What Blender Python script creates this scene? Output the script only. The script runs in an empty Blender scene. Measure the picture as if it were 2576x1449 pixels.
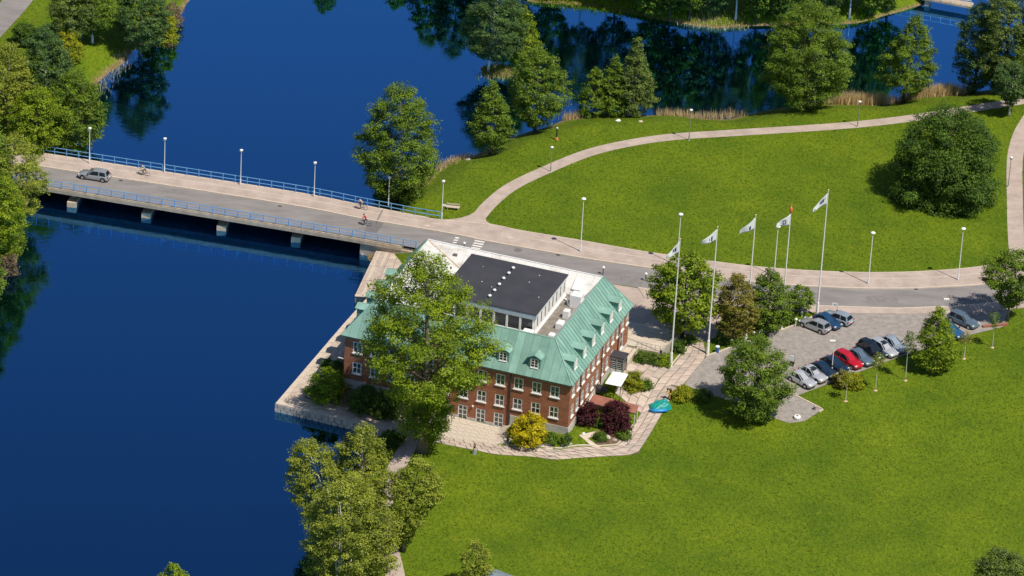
import bpy, math, random
import numpy as np
from mathutils import Vector, Matrix
from mathutils.geometry import delaunay_2d_cdt

random.seed(7)
rng = np.random.default_rng(7)
scn = bpy.context.scene
COL = scn.collection
R_ = math.radians

# ------------------------------------------------------------------ camera
PW, PH = 2576.0, 1449.0          # survey grid of the aerial view
FOC = 12000.0
PITCH, ROLL, DIST = R_(28.0), R_(3.25), 12000.0 / 18.4
cam_c = np.array([0, -DIST * math.cos(PITCH), DIST * math.sin(PITCH)])
cam_f = np.array([0, math.cos(PITCH), -math.sin(PITCH)])
_r = np.array([1.0, 0, 0]); _u = np.cross(_r, cam_f)
cam_r = math.cos(ROLL) * _r + math.sin(ROLL) * _u
cam_u = -math.sin(ROLL) * _r + math.cos(ROLL) * _u
cd = bpy.data.cameras.new('camera'); cam = bpy.data.objects.new('camera', cd); COL.objects.link(cam)
cd.sensor_width = 36.0; cd.lens = FOC / PW * 36.0; cd.clip_start = 10; cd.clip_end = 12000
m = Matrix.Identity(4)
for i in range(3):
    m[i][0] = cam_r[i]; m[i][1] = cam_u[i]; m[i][2] = -cam_f[i]; m[i][3] = cam_c[i]
cam.matrix_world = m
scn.camera = cam

# ------------------------------------------------------------------ sky and sun
SUN_AZ = np.array([0.743, -0.669]); SUN_EL = R_(58.5)
w = bpy.data.worlds.new('World'); scn.world = w; w.use_nodes = True
nt = w.node_tree; bg = nt.nodes['Background']
sky = nt.nodes.new('ShaderNodeTexSky'); sky.sky_type = 'NISHITA'; sky.sun_disc = False
sky.sun_elevation = SUN_EL; sky.sun_rotation = math.atan2(SUN_AZ[0], SUN_AZ[1])
sky.air_density = 1.0; sky.dust_density = 0.4; sky.ozone_density = 3.0
nt.links.new(sky.outputs[0], bg.inputs[0]); bg.inputs[1].default_value = 0.085
sd_ = bpy.data.lights.new('sun', 'SUN'); sun = bpy.data.objects.new('sun', sd_); COL.objects.link(sun)
sd_.energy = 5.0; sd_.angle = R_(0.5); sd_.color = (1.0, 0.915, 0.78)
sv = Vector((SUN_AZ[0] * math.cos(SUN_EL), SUN_AZ[1] * math.cos(SUN_EL), math.sin(SUN_EL)))
sun.rotation_euler = sv.to_track_quat('Z', 'Y').to_euler(); sun.location = (60, -40, 90)
scn.view_settings.view_transform = 'Standard'; scn.view_settings.look = 'None'
scn.view_settings.exposure = 0.0; scn.view_settings.gamma = 1.0; scn.view_settings.use_curve_mapping = False
scn.cycles.max_bounces = 6; scn.cycles.diffuse_bounces = 2; scn.cycles.glossy_bounces = 3
scn.cycles.transmission_bounces = 3; scn.cycles.transparent_max_bounces = 4
scn.cycles.use_adaptive_sampling = True; scn.cycles.adaptive_threshold = 0.02
scn.cycles.use_denoising = True

# ------------------------------------------------------------------ survey helpers
WATER = -2.4; SOUTH = -1.3; QUAY = -1.22
BA = R_(-18.6); bu = np.array([math.cos(BA), math.sin(BA)]); bv = np.array([-math.sin(BA), math.cos(BA)])
BO = np.array([8.474, -39.977])      # front right eave corner of the brick building

def ss(a, b, x):
    t = np.clip((x - a) / (b - a), 0, 1); return t * t * (3 - 2 * t)

def land_z(x, y):
    """height of the grounds away from the shore"""
    x = np.asarray(x, float); y = np.asarray(y, float)
    z = SOUTH * ss(-16, -42, y)
    dx, dy = x - BO[0], y - BO[1]
    lx = dx * bu[0] + dy * bu[1]; ly = dx * bv[0] + dy * bv[1]
    d = np.sqrt((np.maximum(lx, 0) / 7.5) ** 2 + (np.maximum(-ly, 0) / 4.2) ** 2 + (np.maximum(ly - 25, 0) / 6) ** 2)
    return z + 1.2 * (1 - ss(0.0, 1.0, d)) * ss(-9.2, -7.6, lx)

def ray(px, py, z):
    d = cam_f + (px - PW / 2) / FOC * cam_r - (py - PH / 2) / FOC * cam_u
    t = (z - cam_c[2]) / d[2]
    return cam_c + t * d

def site(px, py, z=None):
    """survey grid point -> point on the ground (or at level z)"""
    if z is not None: return ray(px, py, z)
    zz = 0.0
    for _ in range(8):
        p = ray(px, py, zz); zz = float(land_z(p[0], p[1]))
    return ray(px, py, zz)

def S2(pts, z=None): return [tuple(site(a, b, z)[:2]) for a, b in pts]
def grid_pos(P):
    v = np.asarray(P, float) - cam_c; ww = v @ cam_f
    return PW / 2 + FOC * (v @ cam_r) / ww, PH / 2 - FOC * (v @ cam_u) / ww
def B2(lx, ly): return tuple(BO + lx * bu + ly * bv)

def inpoly(x, y, poly):
    x = np.asarray(x); y = np.asarray(y); ins = np.zeros(x.shape, bool)
    n = len(poly)
    for i in range(n):
        x0, y0 = poly[i]; x1, y1 = poly[(i + 1) % n]
        c = (y0 > y) != (y1 > y)
        with np.errstate(divide='ignore', invalid='ignore'):
            xi = (x1 - x0) * (y - y0) / (y1 - y0) + x0
        ins ^= c & (x < xi)
    return ins

def segdist(x, y, poly, closed=True):
    d = np.full(np.shape(x), 1e9); n = len(poly)
    for i in range(n if closed else n - 1):
        a = np.array(poly[i]); b = np.array(poly[(i + 1) % n]); ab = b - a; L = ab @ ab
        if L < 1e-9: continue
        t = np.clip(((x - a[0]) * ab[0] + (y - a[1]) * ab[1]) / L, 0, 1)
        d = np.minimum(d, (x - a[0] - t * ab[0]) ** 2 + (y - a[1] - t * ab[1]) ** 2)
    return np.sqrt(d)

# ------------------------------------------------------------------ materials
MATS = {}
def mat(name, col, rough=0.7, col2=None, scale=3.0, detail=6, bump=0.0, bscale=None, metal=0.0, spec=0.5, contrast=(0.35, 0.65), stretch=None, coat=0.0, rnd=0.0):
    if name in MATS: return MATS[name]
    M_ = bpy.data.materials.new(name); M_.use_nodes = True; t = M_.node_tree; p = t.nodes['Principled BSDF']
    p.inputs['Base Color'].default_value = (*col, 1); p.inputs['Roughness'].default_value = rough
    p.inputs['Metallic'].default_value = metal; p.inputs['Specular IOR Level'].default_value = spec
    if coat: p.inputs['Coat Weight'].default_value = coat; p.inputs['Coat Roughness'].default_value = 0.05
    if col2 or bump:
        tc = t.nodes.new('ShaderNodeTexCoord'); mp = t.nodes.new('ShaderNodeMapping')
        t.links.new(tc.outputs['Object'], mp.inputs[0])
        if stretch: mp.inputs['Scale'].default_value = stretch
    if col2:
        n = t.nodes.new('ShaderNodeTexNoise'); n.inputs['Scale'].default_value = scale; n.inputs['Detail'].default_value = detail
        n.inputs['Roughness'].default_value = 0.65
        r = t.nodes.new('ShaderNodeValToRGB'); r.color_ramp.elements[0].position = contrast[0]; r.color_ramp.elements[1].position = contrast[1]
        r.color_ramp.elements[0].color = (*col, 1); r.color_ramp.elements[1].color = (*col2, 1)
        t.links.new(mp.outputs[0], n.inputs[0]); t.links.new(n.outputs[0], r.inputs[0]); t.links.new(r.outputs[0], p.inputs['Base Color'])
    if bump:
        n2 = t.nodes.new('ShaderNodeTexNoise'); n2.inputs['Scale'].default_value = bscale or scale * 4; n2.inputs['Detail'].default_value = 5
        b = t.nodes.new('ShaderNodeBump'); b.inputs['Strength'].default_value = bump; b.inputs['Distance'].default_value = 0.1
        t.links.new(mp.outputs[0], n2.inputs[0]); t.links.new(n2.outputs[0], b.inputs['Height']); t.links.new(b.outputs[0], p.inputs['Normal'])
    if rnd:
        oi = t.nodes.new('ShaderNodeObjectInfo'); mr = t.nodes.new('ShaderNodeMapRange'); mr.inputs['To Min'].default_value = 1 - rnd; mr.inputs['To Max'].default_value = 1 + rnd
        vm_ = t.nodes.new('ShaderNodeVectorMath'); vm_.operation = 'SCALE'; src = p.inputs['Base Color'].links[0].from_socket
        t.links.new(oi.outputs['Random'], mr.inputs['Value']); t.links.new(src, vm_.inputs[0]); t.links.new(mr.outputs[0], vm_.inputs['Scale']); t.links.new(vm_.outputs[0], p.inputs['Base Color'])
    MATS[name] = M_; return M_

def leafmat(name, ca, cb, trans=0.36):
    if name in MATS: return MATS[name]
    M_ = bpy.data.materials.new(name); M_.use_nodes = True; t = M_.node_tree; t.nodes.clear()
    o = t.nodes.new('ShaderNodeOutputMaterial'); at = t.nodes.new('ShaderNodeAttribute'); at.attribute_name = 'tint'
    r = t.nodes.new('ShaderNodeValToRGB'); r.color_ramp.elements[0].color = (*ca, 1); r.color_ramp.elements[1].color = (*cb, 1)
    d = t.nodes.new('ShaderNodeBsdfPrincipled'); d.inputs['Roughness'].default_value = 0.55; d.inputs['Specular IOR Level'].default_value = 0.3
    tr = t.nodes.new('ShaderNodeBsdfTranslucent'); mx = t.nodes.new('ShaderNodeMixShader'); mx.inputs[0].default_value = trans
    t.links.new(at.outputs['Fac'], r.inputs[0]); t.links.new(r.outputs[0], d.inputs['Base Color']); t.links.new(r.outputs[0], tr.inputs[0])
    t.links.new(d.outputs[0], mx.inputs[1]); t.links.new(tr.outputs[0], mx.inputs[2]); t.links.new(mx.outputs[0], o.inputs[0])
    MATS[name] = M_; return M_

LEAF = {
 'linden': leafmat('leaf_linden', (0.036, 0.088, 0.008), (0.24, 0.355, 0.026)),
 'birch': leafmat('leaf_birch', (0.046, 0.088, 0.018), (0.24, 0.325, 0.06)),
 'willow': leafmat('leaf_willow', (0.085, 0.125, 0.01), (0.42, 0.47, 0.055)),
 'bright': leafmat('leaf_bright', (0.062, 0.13, 0.005), (0.34, 0.44, 0.018)),
 'lime': leafmat('leaf_lime', (0.150, 0.200, 0.006), (0.400, 0.400, 0.012)),
 'dark': leafmat('leaf_dark', (0.018, 0.052, 0.007), (0.13, 0.235, 0.02)),
 'blue': leafmat('leaf_bluegreen', (0.026, 0.07, 0.018), (0.145, 0.25, 0.06)),
 'rust': leafmat('leaf_rust', (0.085, 0.088, 0.014), (0.34, 0.3, 0.05)),
 'purple': leafmat('leaf_purple', (0.030, 0.006, 0.010), (0.120, 0.024, 0.034)),
 'yellow': leafmat('leaf_yellow', (0.3, 0.26, 0.004), (0.75, 0.63, 0.012)),
 'hedge': leafmat('leaf_hedge', (0.03, 0.07, 0.008), (0.19, 0.3, 0.028)),
 'reed': leafmat('leaf_reed', (0.52, 0.39, 0.20), (0.85, 0.68, 0.40)),
 'grass': leafmat('leaf_grass', (0.066, 0.120, 0.003), (0.196, 0.252, 0.008), 0.25),
 'brush': leafmat('leaf_brush', (0.10, 0.07, 0.045), (0.30, 0.22, 0.13)),
}
BARK = mat('bark_grey', (0.13, 0.10, 0.075), 0.9, (0.24, 0.19, 0.14), 4, bump=0.6)
BARKD = mat('bark_dark', (0.05, 0.04, 0.03), 0.9, (0.11, 0.085, 0.06), 4, bump=0.6)
BARKW = mat('bark_birch', (0.62, 0.60, 0.55), 0.8, (0.25, 0.23, 0.2), 3, contrast=(0.5, 0.7))
WHITE = mat('white_paint', (0.80, 0.80, 0.78), 0.5)
WHITEM = mat('white_metal', (0.78, 0.79, 0.80), 0.35)
GALV = mat('galvanised_steel', (0.42, 0.44, 0.46), 0.4, metal=0.6)
DARKM = mat('dark_metal', (0.035, 0.037, 0.042), 0.45)
BLUEP = mat('railing_blue_paint', (0.10, 0.29, 0.56), 0.45, (0.15, 0.37, 0.64), 2.0)
CONC = mat('concrete', (0.36, 0.285, 0.205), 0.9, (0.50, 0.41, 0.31), 1.2, bump=0.25)
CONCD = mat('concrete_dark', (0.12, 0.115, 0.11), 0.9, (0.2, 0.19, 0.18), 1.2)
ASPH = mat('asphalt', (0.180, 0.167, 0.164), 0.85, (0.285, 0.265, 0.258), 0.5, bump=0.15, bscale=14, contrast=(0.3, 0.75), stretch=(0.35, 1.2, 1))
ASPHD = mat('asphalt_patch', (0.13, 0.125, 0.13), 0.85, (0.17, 0.16, 0.165), 2)
PINK = mat('pink_asphalt', (0.365, 0.295, 0.252), 0.85, (0.485, 0.395, 0.345), 0.45, bump=0.12, bscale=12)
PARK = mat('lot_paving', (0.235, 0.210, 0.195), 0.85, (0.345, 0.312, 0.288), 1.3, bump=0.25, bscale=9)
KERB = mat('kerb_stone', (0.50, 0.42, 0.34), 0.85, (0.62, 0.53, 0.44), 2.5, bump=0.15)
SLAB = mat('paving_slab', (0.400, 0.315, 0.265), 0.85, (0.52, 0.425, 0.365), 0.8, bump=0.15, rnd=0.10)
JOINT = mat('slab_joint_soil', (0.075, 0.062, 0.048), 0.95, (0.12, 0.10, 0.078), 3)
QUAYM = mat('quay_stone', (0.40, 0.325, 0.265), 0.85, (0.54, 0.455, 0.375), 0.7, bump=0.2, rnd=0.08)
COBB = mat('terrace_cobble', (0.42, 0.36, 0.30), 0.85, (0.60, 0.53, 0.45), 2.2, bump=0.5, bscale=7)
SOIL = mat('soil', (0.10, 0.065, 0.045), 0.95, (0.19, 0.13, 0.085), 1.5, bump=0.5)
PAINT = mat('road_paint', (0.74, 0.72, 0.68), 0.7, (0.55, 0.52, 0.48), 3, contrast=(0.45, 0.85))
PAINTW = mat('worn_paint', (0.62, 0.53, 0.47), 0.8, (0.50, 0.41, 0.36), 2)
GLASSD = mat('window_glass', (0.02, 0.026, 0.035), 0.06, spec=0.8)
CURT = mat('curtain_cloth', (0.66, 0.67, 0.68), 0.9, (0.5, 0.52, 0.54), 6, stretch=(6, 6, 0.2))
COPPER = mat('copper_patina', (0.140, 0.290, 0.245), 0.6, (0.265, 0.440, 0.380), 0.55, detail=8, bump=0.12, bscale=1.6, contrast=(0.25, 0.8), stretch=(1.6, 1.6, 0.25), rnd=0.15)
COPPERD = mat('copper_seam', (0.10, 0.27, 0.21), 0.6)
WROOF = mat('white_membrane', (0.42, 0.40, 0.36), 0.6, (0.66, 0.655, 0.64), 0.55, detail=10, bump=0.15, contrast=(0.28, 0.50), stretch=(0.6, 1.3, 1))
BROOF = mat('black_felt', (0.036, 0.036, 0.045), 0.6, (0.060, 0.058, 0.066), 0.35, detail=9, contrast=(0.3, 0.8))
GRAV = mat('courtyard_gravel', (0.145, 0.128, 0.108), 0.95, (0.26, 0.235, 0.205), 0.9, detail=9, bump=0.4)
REDR = mat('red_brown_felt', (0.27, 0.105, 0.072), 0.8, (0.33, 0.135, 0.092), 0.8)
STONE = mat('grey_stone', (0.28, 0.25, 0.22), 0.9, (0.45, 0.41, 0.36), 2, bump=0.4)
RUST = mat('rust_stain', (0.42, 0.24, 0.10), 0.9, (0.62, 0.50, 0.36), 2)
SKIN = mat('skin', (0.55, 0.34, 0.25), 0.6)
HAIR = mat('dark_hair', (0.03, 0.02, 0.015), 0.7)

def brickmat():
    M_ = bpy.data.materials.new('red_brick'); M_.use_nodes = True; t = M_.node_tree; p = t.nodes['Principled BSDF']
    tc = t.nodes.new('ShaderNodeTexCoord'); sp = t.nodes.new('ShaderNodeSeparateXYZ'); ad = t.nodes.new('ShaderNodeMath')
    cb = t.nodes.new('ShaderNodeCombineXYZ'); br = t.nodes.new('ShaderNodeTexBrick')
    t.links.new(tc.outputs['Object'], sp.inputs[0]); t.links.new(sp.outputs[0], ad.inputs[0]); t.links.new(sp.outputs[1], ad.inputs[1])
    t.links.new(ad.outputs[0], cb.inputs[0]); t.links.new(sp.outputs[2], cb.inputs[1]); t.links.new(cb.outputs[0], br.inputs[0])
    br.inputs['Color1'].default_value = (0.370, 0.128, 0.058, 1); br.inputs['Color2'].default_value = (0.275, 0.088, 0.042, 1)
    br.inputs['Mortar'].default_value = (0.34, 0.20, 0.13, 1); br.inputs['Scale'].default_value = 1.0
    br.inputs['Brick Width'].default_value = 0.26; br.inputs['Row Height'].default_value = 0.083; br.inputs['Mortar Size'].default_value = 0.010
    n = t.nodes.new('ShaderNodeTexNoise'); n.inputs['Scale'].default_value = 0.8; n.inputs['Detail'].default_value = 8; n.inputs['Roughness'].default_value = 0.7
    mpp = t.nodes.new('ShaderNodeMapping'); mpp.inputs['Scale'].default_value = (1, 1, 3.0); t.links.new(tc.outputs['Object'], mpp.inputs[0]); t.links.new(mpp.outputs[0], n.inputs[0])
    r = t.nodes.new('ShaderNodeValToRGB'); r.color_ramp.elements[0].position = 0.3; r.color_ramp.elements[1].position = 0.72
    r.color_ramp.elements[0].color = (0.72, 0.70, 0.70, 1); r.color_ramp.elements[1].color = (1.30, 1.30, 1.28, 1)
    mu = t.nodes.new('ShaderNodeMixRGB'); mu.blend_type = 'MULTIPLY'; mu.inputs[0].default_value = 1
    t.links.new(n.outputs[0], r.inputs[0]); t.links.new(br.outputs[0], mu.inputs[1]); t.links.new(r.outputs[0], mu.inputs[2])
    t.links.new(mu.outputs[0], p.inputs['Base Color']); p.inputs['Roughness'].default_value = 0.9
    b = t.nodes.new('ShaderNodeBump'); b.inputs['Strength'].default_value = 0.4; b.inputs['Distance'].default_value = 0.02; b.invert = True
    t.links.new(br.outputs['Fac'], b.inputs['Height']); t.links.new(b.outputs[0], p.inputs['Normal'])
    return M_
BRICK = brickmat()

def groundmat():
    M_ = bpy.data.materials.new('lawn_and_bank'); M_.use_nodes = True; t = M_.node_tree; p = t.nodes['Principled BSDF']
    g = t.nodes.new('ShaderNodeNewGeometry')
    def noise(sc, det, ro=0.6, stretch=None, rot=0):
        n = t.nodes.new('ShaderNodeTexNoise'); n.inputs['Scale'].default_value = sc; n.inputs['Detail'].default_value = det; n.inputs['Roughness'].default_value = ro
        if stretch:
            mp = t.nodes.new('ShaderNodeMapping'); mp.inputs['Scale'].default_value = stretch; mp.inputs['Rotation'].default_value = (0, 0, rot)
            t.links.new(g.outputs['Position'], mp.inputs[0]); t.links.new(mp.outputs[0], n.inputs[0])
        else: t.links.new(g.outputs['Position'], n.inputs[0])
        return n
    def ramp(src, a, b, ca, cb):
        r = t.nodes.new('ShaderNodeValToRGB'); r.color_ramp.elements[0].position = a; r.color_ramp.elements[1].position = b
        r.color_ramp.elements[0].color = ca; r.color_ramp.elements[1].color = cb; t.links.new(src, r.inputs[0]); return r
    big = ramp(noise(0.11, 5).outputs[0], 0.32, 0.68, (0.074, 0.136, 0.004, 1), (0.136, 0.194, 0.006, 1))
    fine = ramp(noise(1.7, 8, 0.75, (1.6, 0.7, 1), 0.5).outputs[0], 0.3, 0.72, (0.55, 0.60, 0.55, 1), (1.40, 1.32, 1.30, 1))
    mu = t.nodes.new('ShaderNodeMixRGB'); mu.blend_type = 'MULTIPLY'; mu.inputs[0].default_value = 1
    t.links.new(big.outputs[0], mu.inputs[1]); t.links.new(fine.outputs[0], mu.inputs[2])
    dry = ramp(noise(0.35, 7, 0.7).outputs[0], 0.60, 0.74, (0, 0, 0, 1), (0.55, 0.55, 0.55, 1))
    m2 = t.nodes.new('ShaderNodeMixRGB'); m2.inputs[2].default_value = (0.235, 0.245, 0.014, 1)
    t.links.new(dry.outputs[0], m2.inputs[0]); t.links.new(mu.outputs[0], m2.inputs[1])
    # bare bank near the water line
    sp = t.nodes.new('ShaderNodeSeparateXYZ'); t.links.new(g.outputs['Position'], sp.inputs[0])
    nb = noise(0.9, 5); ma = t.nodes.new('ShaderNodeMath'); ma.operation = 'MULTIPLY_ADD'; ma.inputs[1].default_value = 0.9
    t.links.new(nb.outputs[0], ma.inputs[0]); t.links.new(sp.outputs[2], ma.inputs[2])
    mr = t.nodes.new('ShaderNodeMapRange'); mr.inputs['From Min'].default_value = -1.82; mr.inputs['From Max'].default_value = -1.5
    t.links.new(ma.outputs[0], mr.inputs['Value'])
    soil = ramp(noise(2.5, 6).outputs[0], 0.35, 0.65, (0.11, 0.075, 0.035, 1), (0.30, 0.22, 0.10, 1))
    m3 = t.nodes.new('ShaderNodeMixRGB'); t.links.new(mr.outputs[0], m3.inputs[0]); t.links.new(soil.outputs[0], m3.inputs[1]); t.links.new(m2.outputs[0], m3.inputs[2])
    t.links.new(m3.outputs[0], p.inputs['Base Color']); p.inputs['Roughness'].default_value = 0.9; p.inputs['Specular IOR Level'].default_value = 0.2
    b = t.nodes.new('ShaderNodeBump'); b.inputs['Strength'].default_value = 0.6; b.inputs['Distance'].default_value = 0.15
    t.links.new(noise(4.5, 6, 0.7, (1.5, 0.8, 1), 0.4).outputs[0], b.inputs['Height']); t.links.new(b.outputs[0], p.inputs['Normal'])
    return M_
GROUND = groundmat()

def watermat():
    M_ = bpy.data.materials.new('lake_water'); M_.use_nodes = True; t = M_.node_tree; t.nodes.clear()
    o = t.nodes.new('ShaderNodeOutputMaterial'); d = t.nodes.new('ShaderNodeBsdfDiffuse'); d.inputs[0].default_value = (0.0, 0.0012, 0.006, 1)
    gl = t.nodes.new('ShaderNodeBsdfGlossy'); gl.inputs[0].default_value = (0.16, 0.51, 1.0, 1); gl.inputs['Roughness'].default_value = 0.018
    mx = t.nodes.new('ShaderNodeMixShader'); lw = t.nodes.new('ShaderNodeFresnel'); lw.inputs[0].default_value = 1.12; gn = t.nodes.new('ShaderNodeMath'); gn.operation = 'MULTIPLY'; gn.inputs[1].default_value = 29.0; gn.use_clamp = True
    g = t.nodes.new('ShaderNodeNewGeometry'); mp = t.nodes.new('ShaderNodeMapping'); mp.inputs['Scale'].default_value = (0.8, 1.6, 1)
    n = t.nodes.new('ShaderNodeTexNoise'); n.inputs['Scale'].default_value = 1.1; n.inputs['Detail'].default_value = 4
    b = t.nodes.new('ShaderNodeBump'); b.inputs['Strength'].default_value = 0.055; b.inputs['Distance'].default_value = 0.12
    t.links.new(g.outputs['Position'], mp.inputs[0]); t.links.new(mp.outputs[0], n.inputs[0]); t.links.new(n.outputs[0], b.inputs['Height'])
    t.links.new(b.outputs[0], gl.inputs['Normal']); t.links.new(lw.outputs[0], gn.inputs[0]); t.links.new(gn.outputs[0], mx.inputs[0])
    n2 = t.nodes.new('ShaderNodeTexNoise'); n2.inputs['Scale'].default_value = 0.035; n2.inputs['Detail'].default_value = 3; t.links.new(g.outputs['Position'], n2.inputs[0])
    mr = t.nodes.new('ShaderNodeMapRange'); mr.inputs['From Min'].default_value = 0.42; mr.inputs['From Max'].default_value = 0.68; mr.inputs['To Min'].default_value = 0.03; mr.inputs['To Max'].default_value = 0.16
    t.links.new(n2.outputs[0], mr.inputs['Value']); t.links.new(mr.outputs[0], b.inputs['Strength'])
    t.links.new(d.outputs[0], mx.inputs[1]); t.links.new(gl.outputs[0], mx.inputs[2]); t.links.new(mx.outputs[0], o.inputs[0])
    return M_
WATERM = watermat()

# ------------------------------------------------------------------ mesh helpers
def link(o, parent=None):
    COL.objects.link(o)
    if parent is not None: o.parent = parent
    return o
def tag(o, label=None, cat=None, group=None, kind=None):
    if label: o['label'] = label
    if cat: o['category'] = cat
    if group: o['group'] = group
    if kind: o['kind'] = kind
    return o
def empty(name, loc=(0, 0, 0), rz=0.0, label=None, cat=None, group=None):
    o = bpy.data.objects.new(name, None); COL.objects.link(o); o.location = loc; o.rotation_euler = (0, 0, rz)
    o.empty_display_size = 0.3
    return tag(o, label, cat, group)
def copy_tree(o, parent=None):
    c = o.copy(); COL.objects.link(c); c.parent = parent
    for ch in list(o.children): copy_tree(ch, c)
    return c

class MB:
    def __init__(s): s.v = []; s.f = []
    def add(s, vs, fs):
        b = len(s.v); s.v += [tuple(map(float, q)) for q in vs]; s.f += [tuple(i + b for i in q) for q in fs]; return s
    def box(s, x0, x1, y0, y1, z0, z1):
        return s.add([(x0, y0, z0), (x1, y0, z0), (x1, y1, z0), (x0, y1, z0), (x0, y0, z1), (x1, y0, z1), (x1, y1, z1), (x0, y1, z1)],
                     [(0, 3, 2, 1), (4, 5, 6, 7), (0, 1, 5, 4), (1, 2, 6, 5), (2, 3, 7, 6), (3, 0, 4, 7)])
    def path(s, pts, rad, n=6, cap=True):
        pts = [Vector(p) for p in pts]
        if not hasattr(rad, '__len__'): rad = [rad] * len(pts)
        vs = []; fs = []; ref = None
        for i, p in enumerate(pts):
            d = (pts[min(i + 1, len(pts) - 1)] - pts[max(i - 1, 0)]).normalized()
            if ref is None: ref = d.orthogonal().normalized()
            a = (ref - d * ref.dot(d))
            a = a.normalized() if a.length > 1e-5 else d.orthogonal().normalized()
            ref = a; b = d.cross(a)
            for k in range(n):
                t = 2 * math.pi * k / n; vs.append(p + (a * math.cos(t) + b * math.sin(t)) * rad[i])
        for i in range(len(pts) - 1):
            for k in range(n):
                q = (k + 1) % n; fs.append((i * n + k, i * n + q, (i + 1) * n + q, (i + 1) * n + k))
        if cap: fs.append(tuple(range(n))[::-1]); fs.append(tuple((len(pts) - 1) * n + k for k in range(n)))
        return s.add(vs, fs)
    def lathe(s, prof, n=12, c=(0, 0, 0)):
        vs = []; fs = []
        for r, z in prof:
            for k in range(n):
                t = 2 * math.pi * k / n; vs.append((c[0] + r * math.cos(t), c[1] + r * math.sin(t), c[2] + z))
        for i in range(len(prof) - 1):
            for k in range(n):
                q = (k + 1) % n; fs.append((i * n + k, i * n + q, (i + 1) * n + q, (i + 1) * n + k))
        fs.append(tuple(range(n))[::-1]); fs.append(tuple((len(prof) - 1) * n + k for k in range(n)))
        return s.add(vs, fs)
    def prism(s, poly, z0, z1):
        """poly: xy list (ccw or cw); z0,z1 numbers or lists"""
        n = len(poly)
        a = sum(poly[i][0] * poly[(i + 1) % n][1] - poly[(i + 1) % n][0] * poly[i][1] for i in range(n))
        if a < 0: poly = poly[::-1]; z0 = z0[::-1] if hasattr(z0, '__len__') else z0; z1 = z1[::-1] if hasattr(z1, '__len__') else z1
        if not hasattr(z0, '__len__'): z0 = [z0] * n
        if not hasattr(z1, '__len__'): z1 = [z1] * n
        vs = [(p[0], p[1], z) for p, z in zip(poly, z0)] + [(p[0], p[1], z) for p, z in zip(poly, z1)]
        fs = [tuple(range(n))[::-1], tuple(range(n, 2 * n))] + [(i, (i + 1) % n, n + (i + 1) % n, n + i) for i in range(n)]
        return s.add(vs, fs)
    def slab3(s, pts, nrm, th):
        """3d polygon pts thickened along nrm"""
        n = len(pts); nv = Vector(nrm).normalized() * th
        vs = [Vector(p) for p in pts] + [Vector(p) + nv for p in pts]
        return s.add(vs, [tuple(range(n))[::-1], tuple(range(n, 2 * n))] + [(i, (i + 1) % n, n + (i + 1) % n, n + i) for i in range(n)])
    def mesh(s, name, material, smooth=False):
        me = bpy.data.meshes.new(name); me.from_pydata(s.v, [], s.f); me.materials.append(material)
        if smooth: me.shade_smooth()
        me.update(); return me
    def build(s, name, material, parent=None, smooth=False):
        return link(bpy.data.objects.new(name, s.mesh(name, material, smooth)), parent)
def inst(name, me, parent, loc=(0, 0, 0), rot=(0, 0, 0), scale=(1, 1, 1)):
    o = bpy.data.objects.new(name, me); o.location = loc; o.rotation_euler = rot; o.scale = scale
    return link(o, parent)
def resample(pts, step):
    pts = [np.array(p, float) for p in pts]; out = [pts[0]]
    for a, b in zip(pts[:-1], pts[1:]):
        n = max(1, int(math.ceil(np.linalg.norm(b - a) / step)))
        for i in range(1, n + 1): out.append(a + (b - a) * i / n)
    return out
def smooth_line(pts, n=8):
    """Catmull-Rom through the points"""
    P = [np.array(p, float) for p in pts]; P = [2 * P[0] - P[1]] + P + [2 * P[-1] - P[-2]]; out = []
    for i in range(1, len(P) - 2):
        for k in range(n):
            t = k / n
            out.append(0.5 * ((2 * P[i]) + (-P[i - 1] + P[i + 1]) * t + (2 * P[i - 1] - 5 * P[i] + 4 * P[i + 1] - P[i + 2]) * t * t + (-P[i - 1] + 3 * P[i] - 3 * P[i + 1] + P[i + 2]) * t ** 3))
    out.append(P[-2]); return [tuple(q) for q in out]
def at_param(pts, ts):
    """points at arc-length fractions of a polyline"""
    P = np.array(pts, float); d = np.r_[0, np.cumsum(np.linalg.norm(np.diff(P, axis=0), axis=1))]; d /= d[-1]
    return np.stack([np.interp(ts, d, P[:, k]) for k in range(P.shape[1])], -1)
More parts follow.
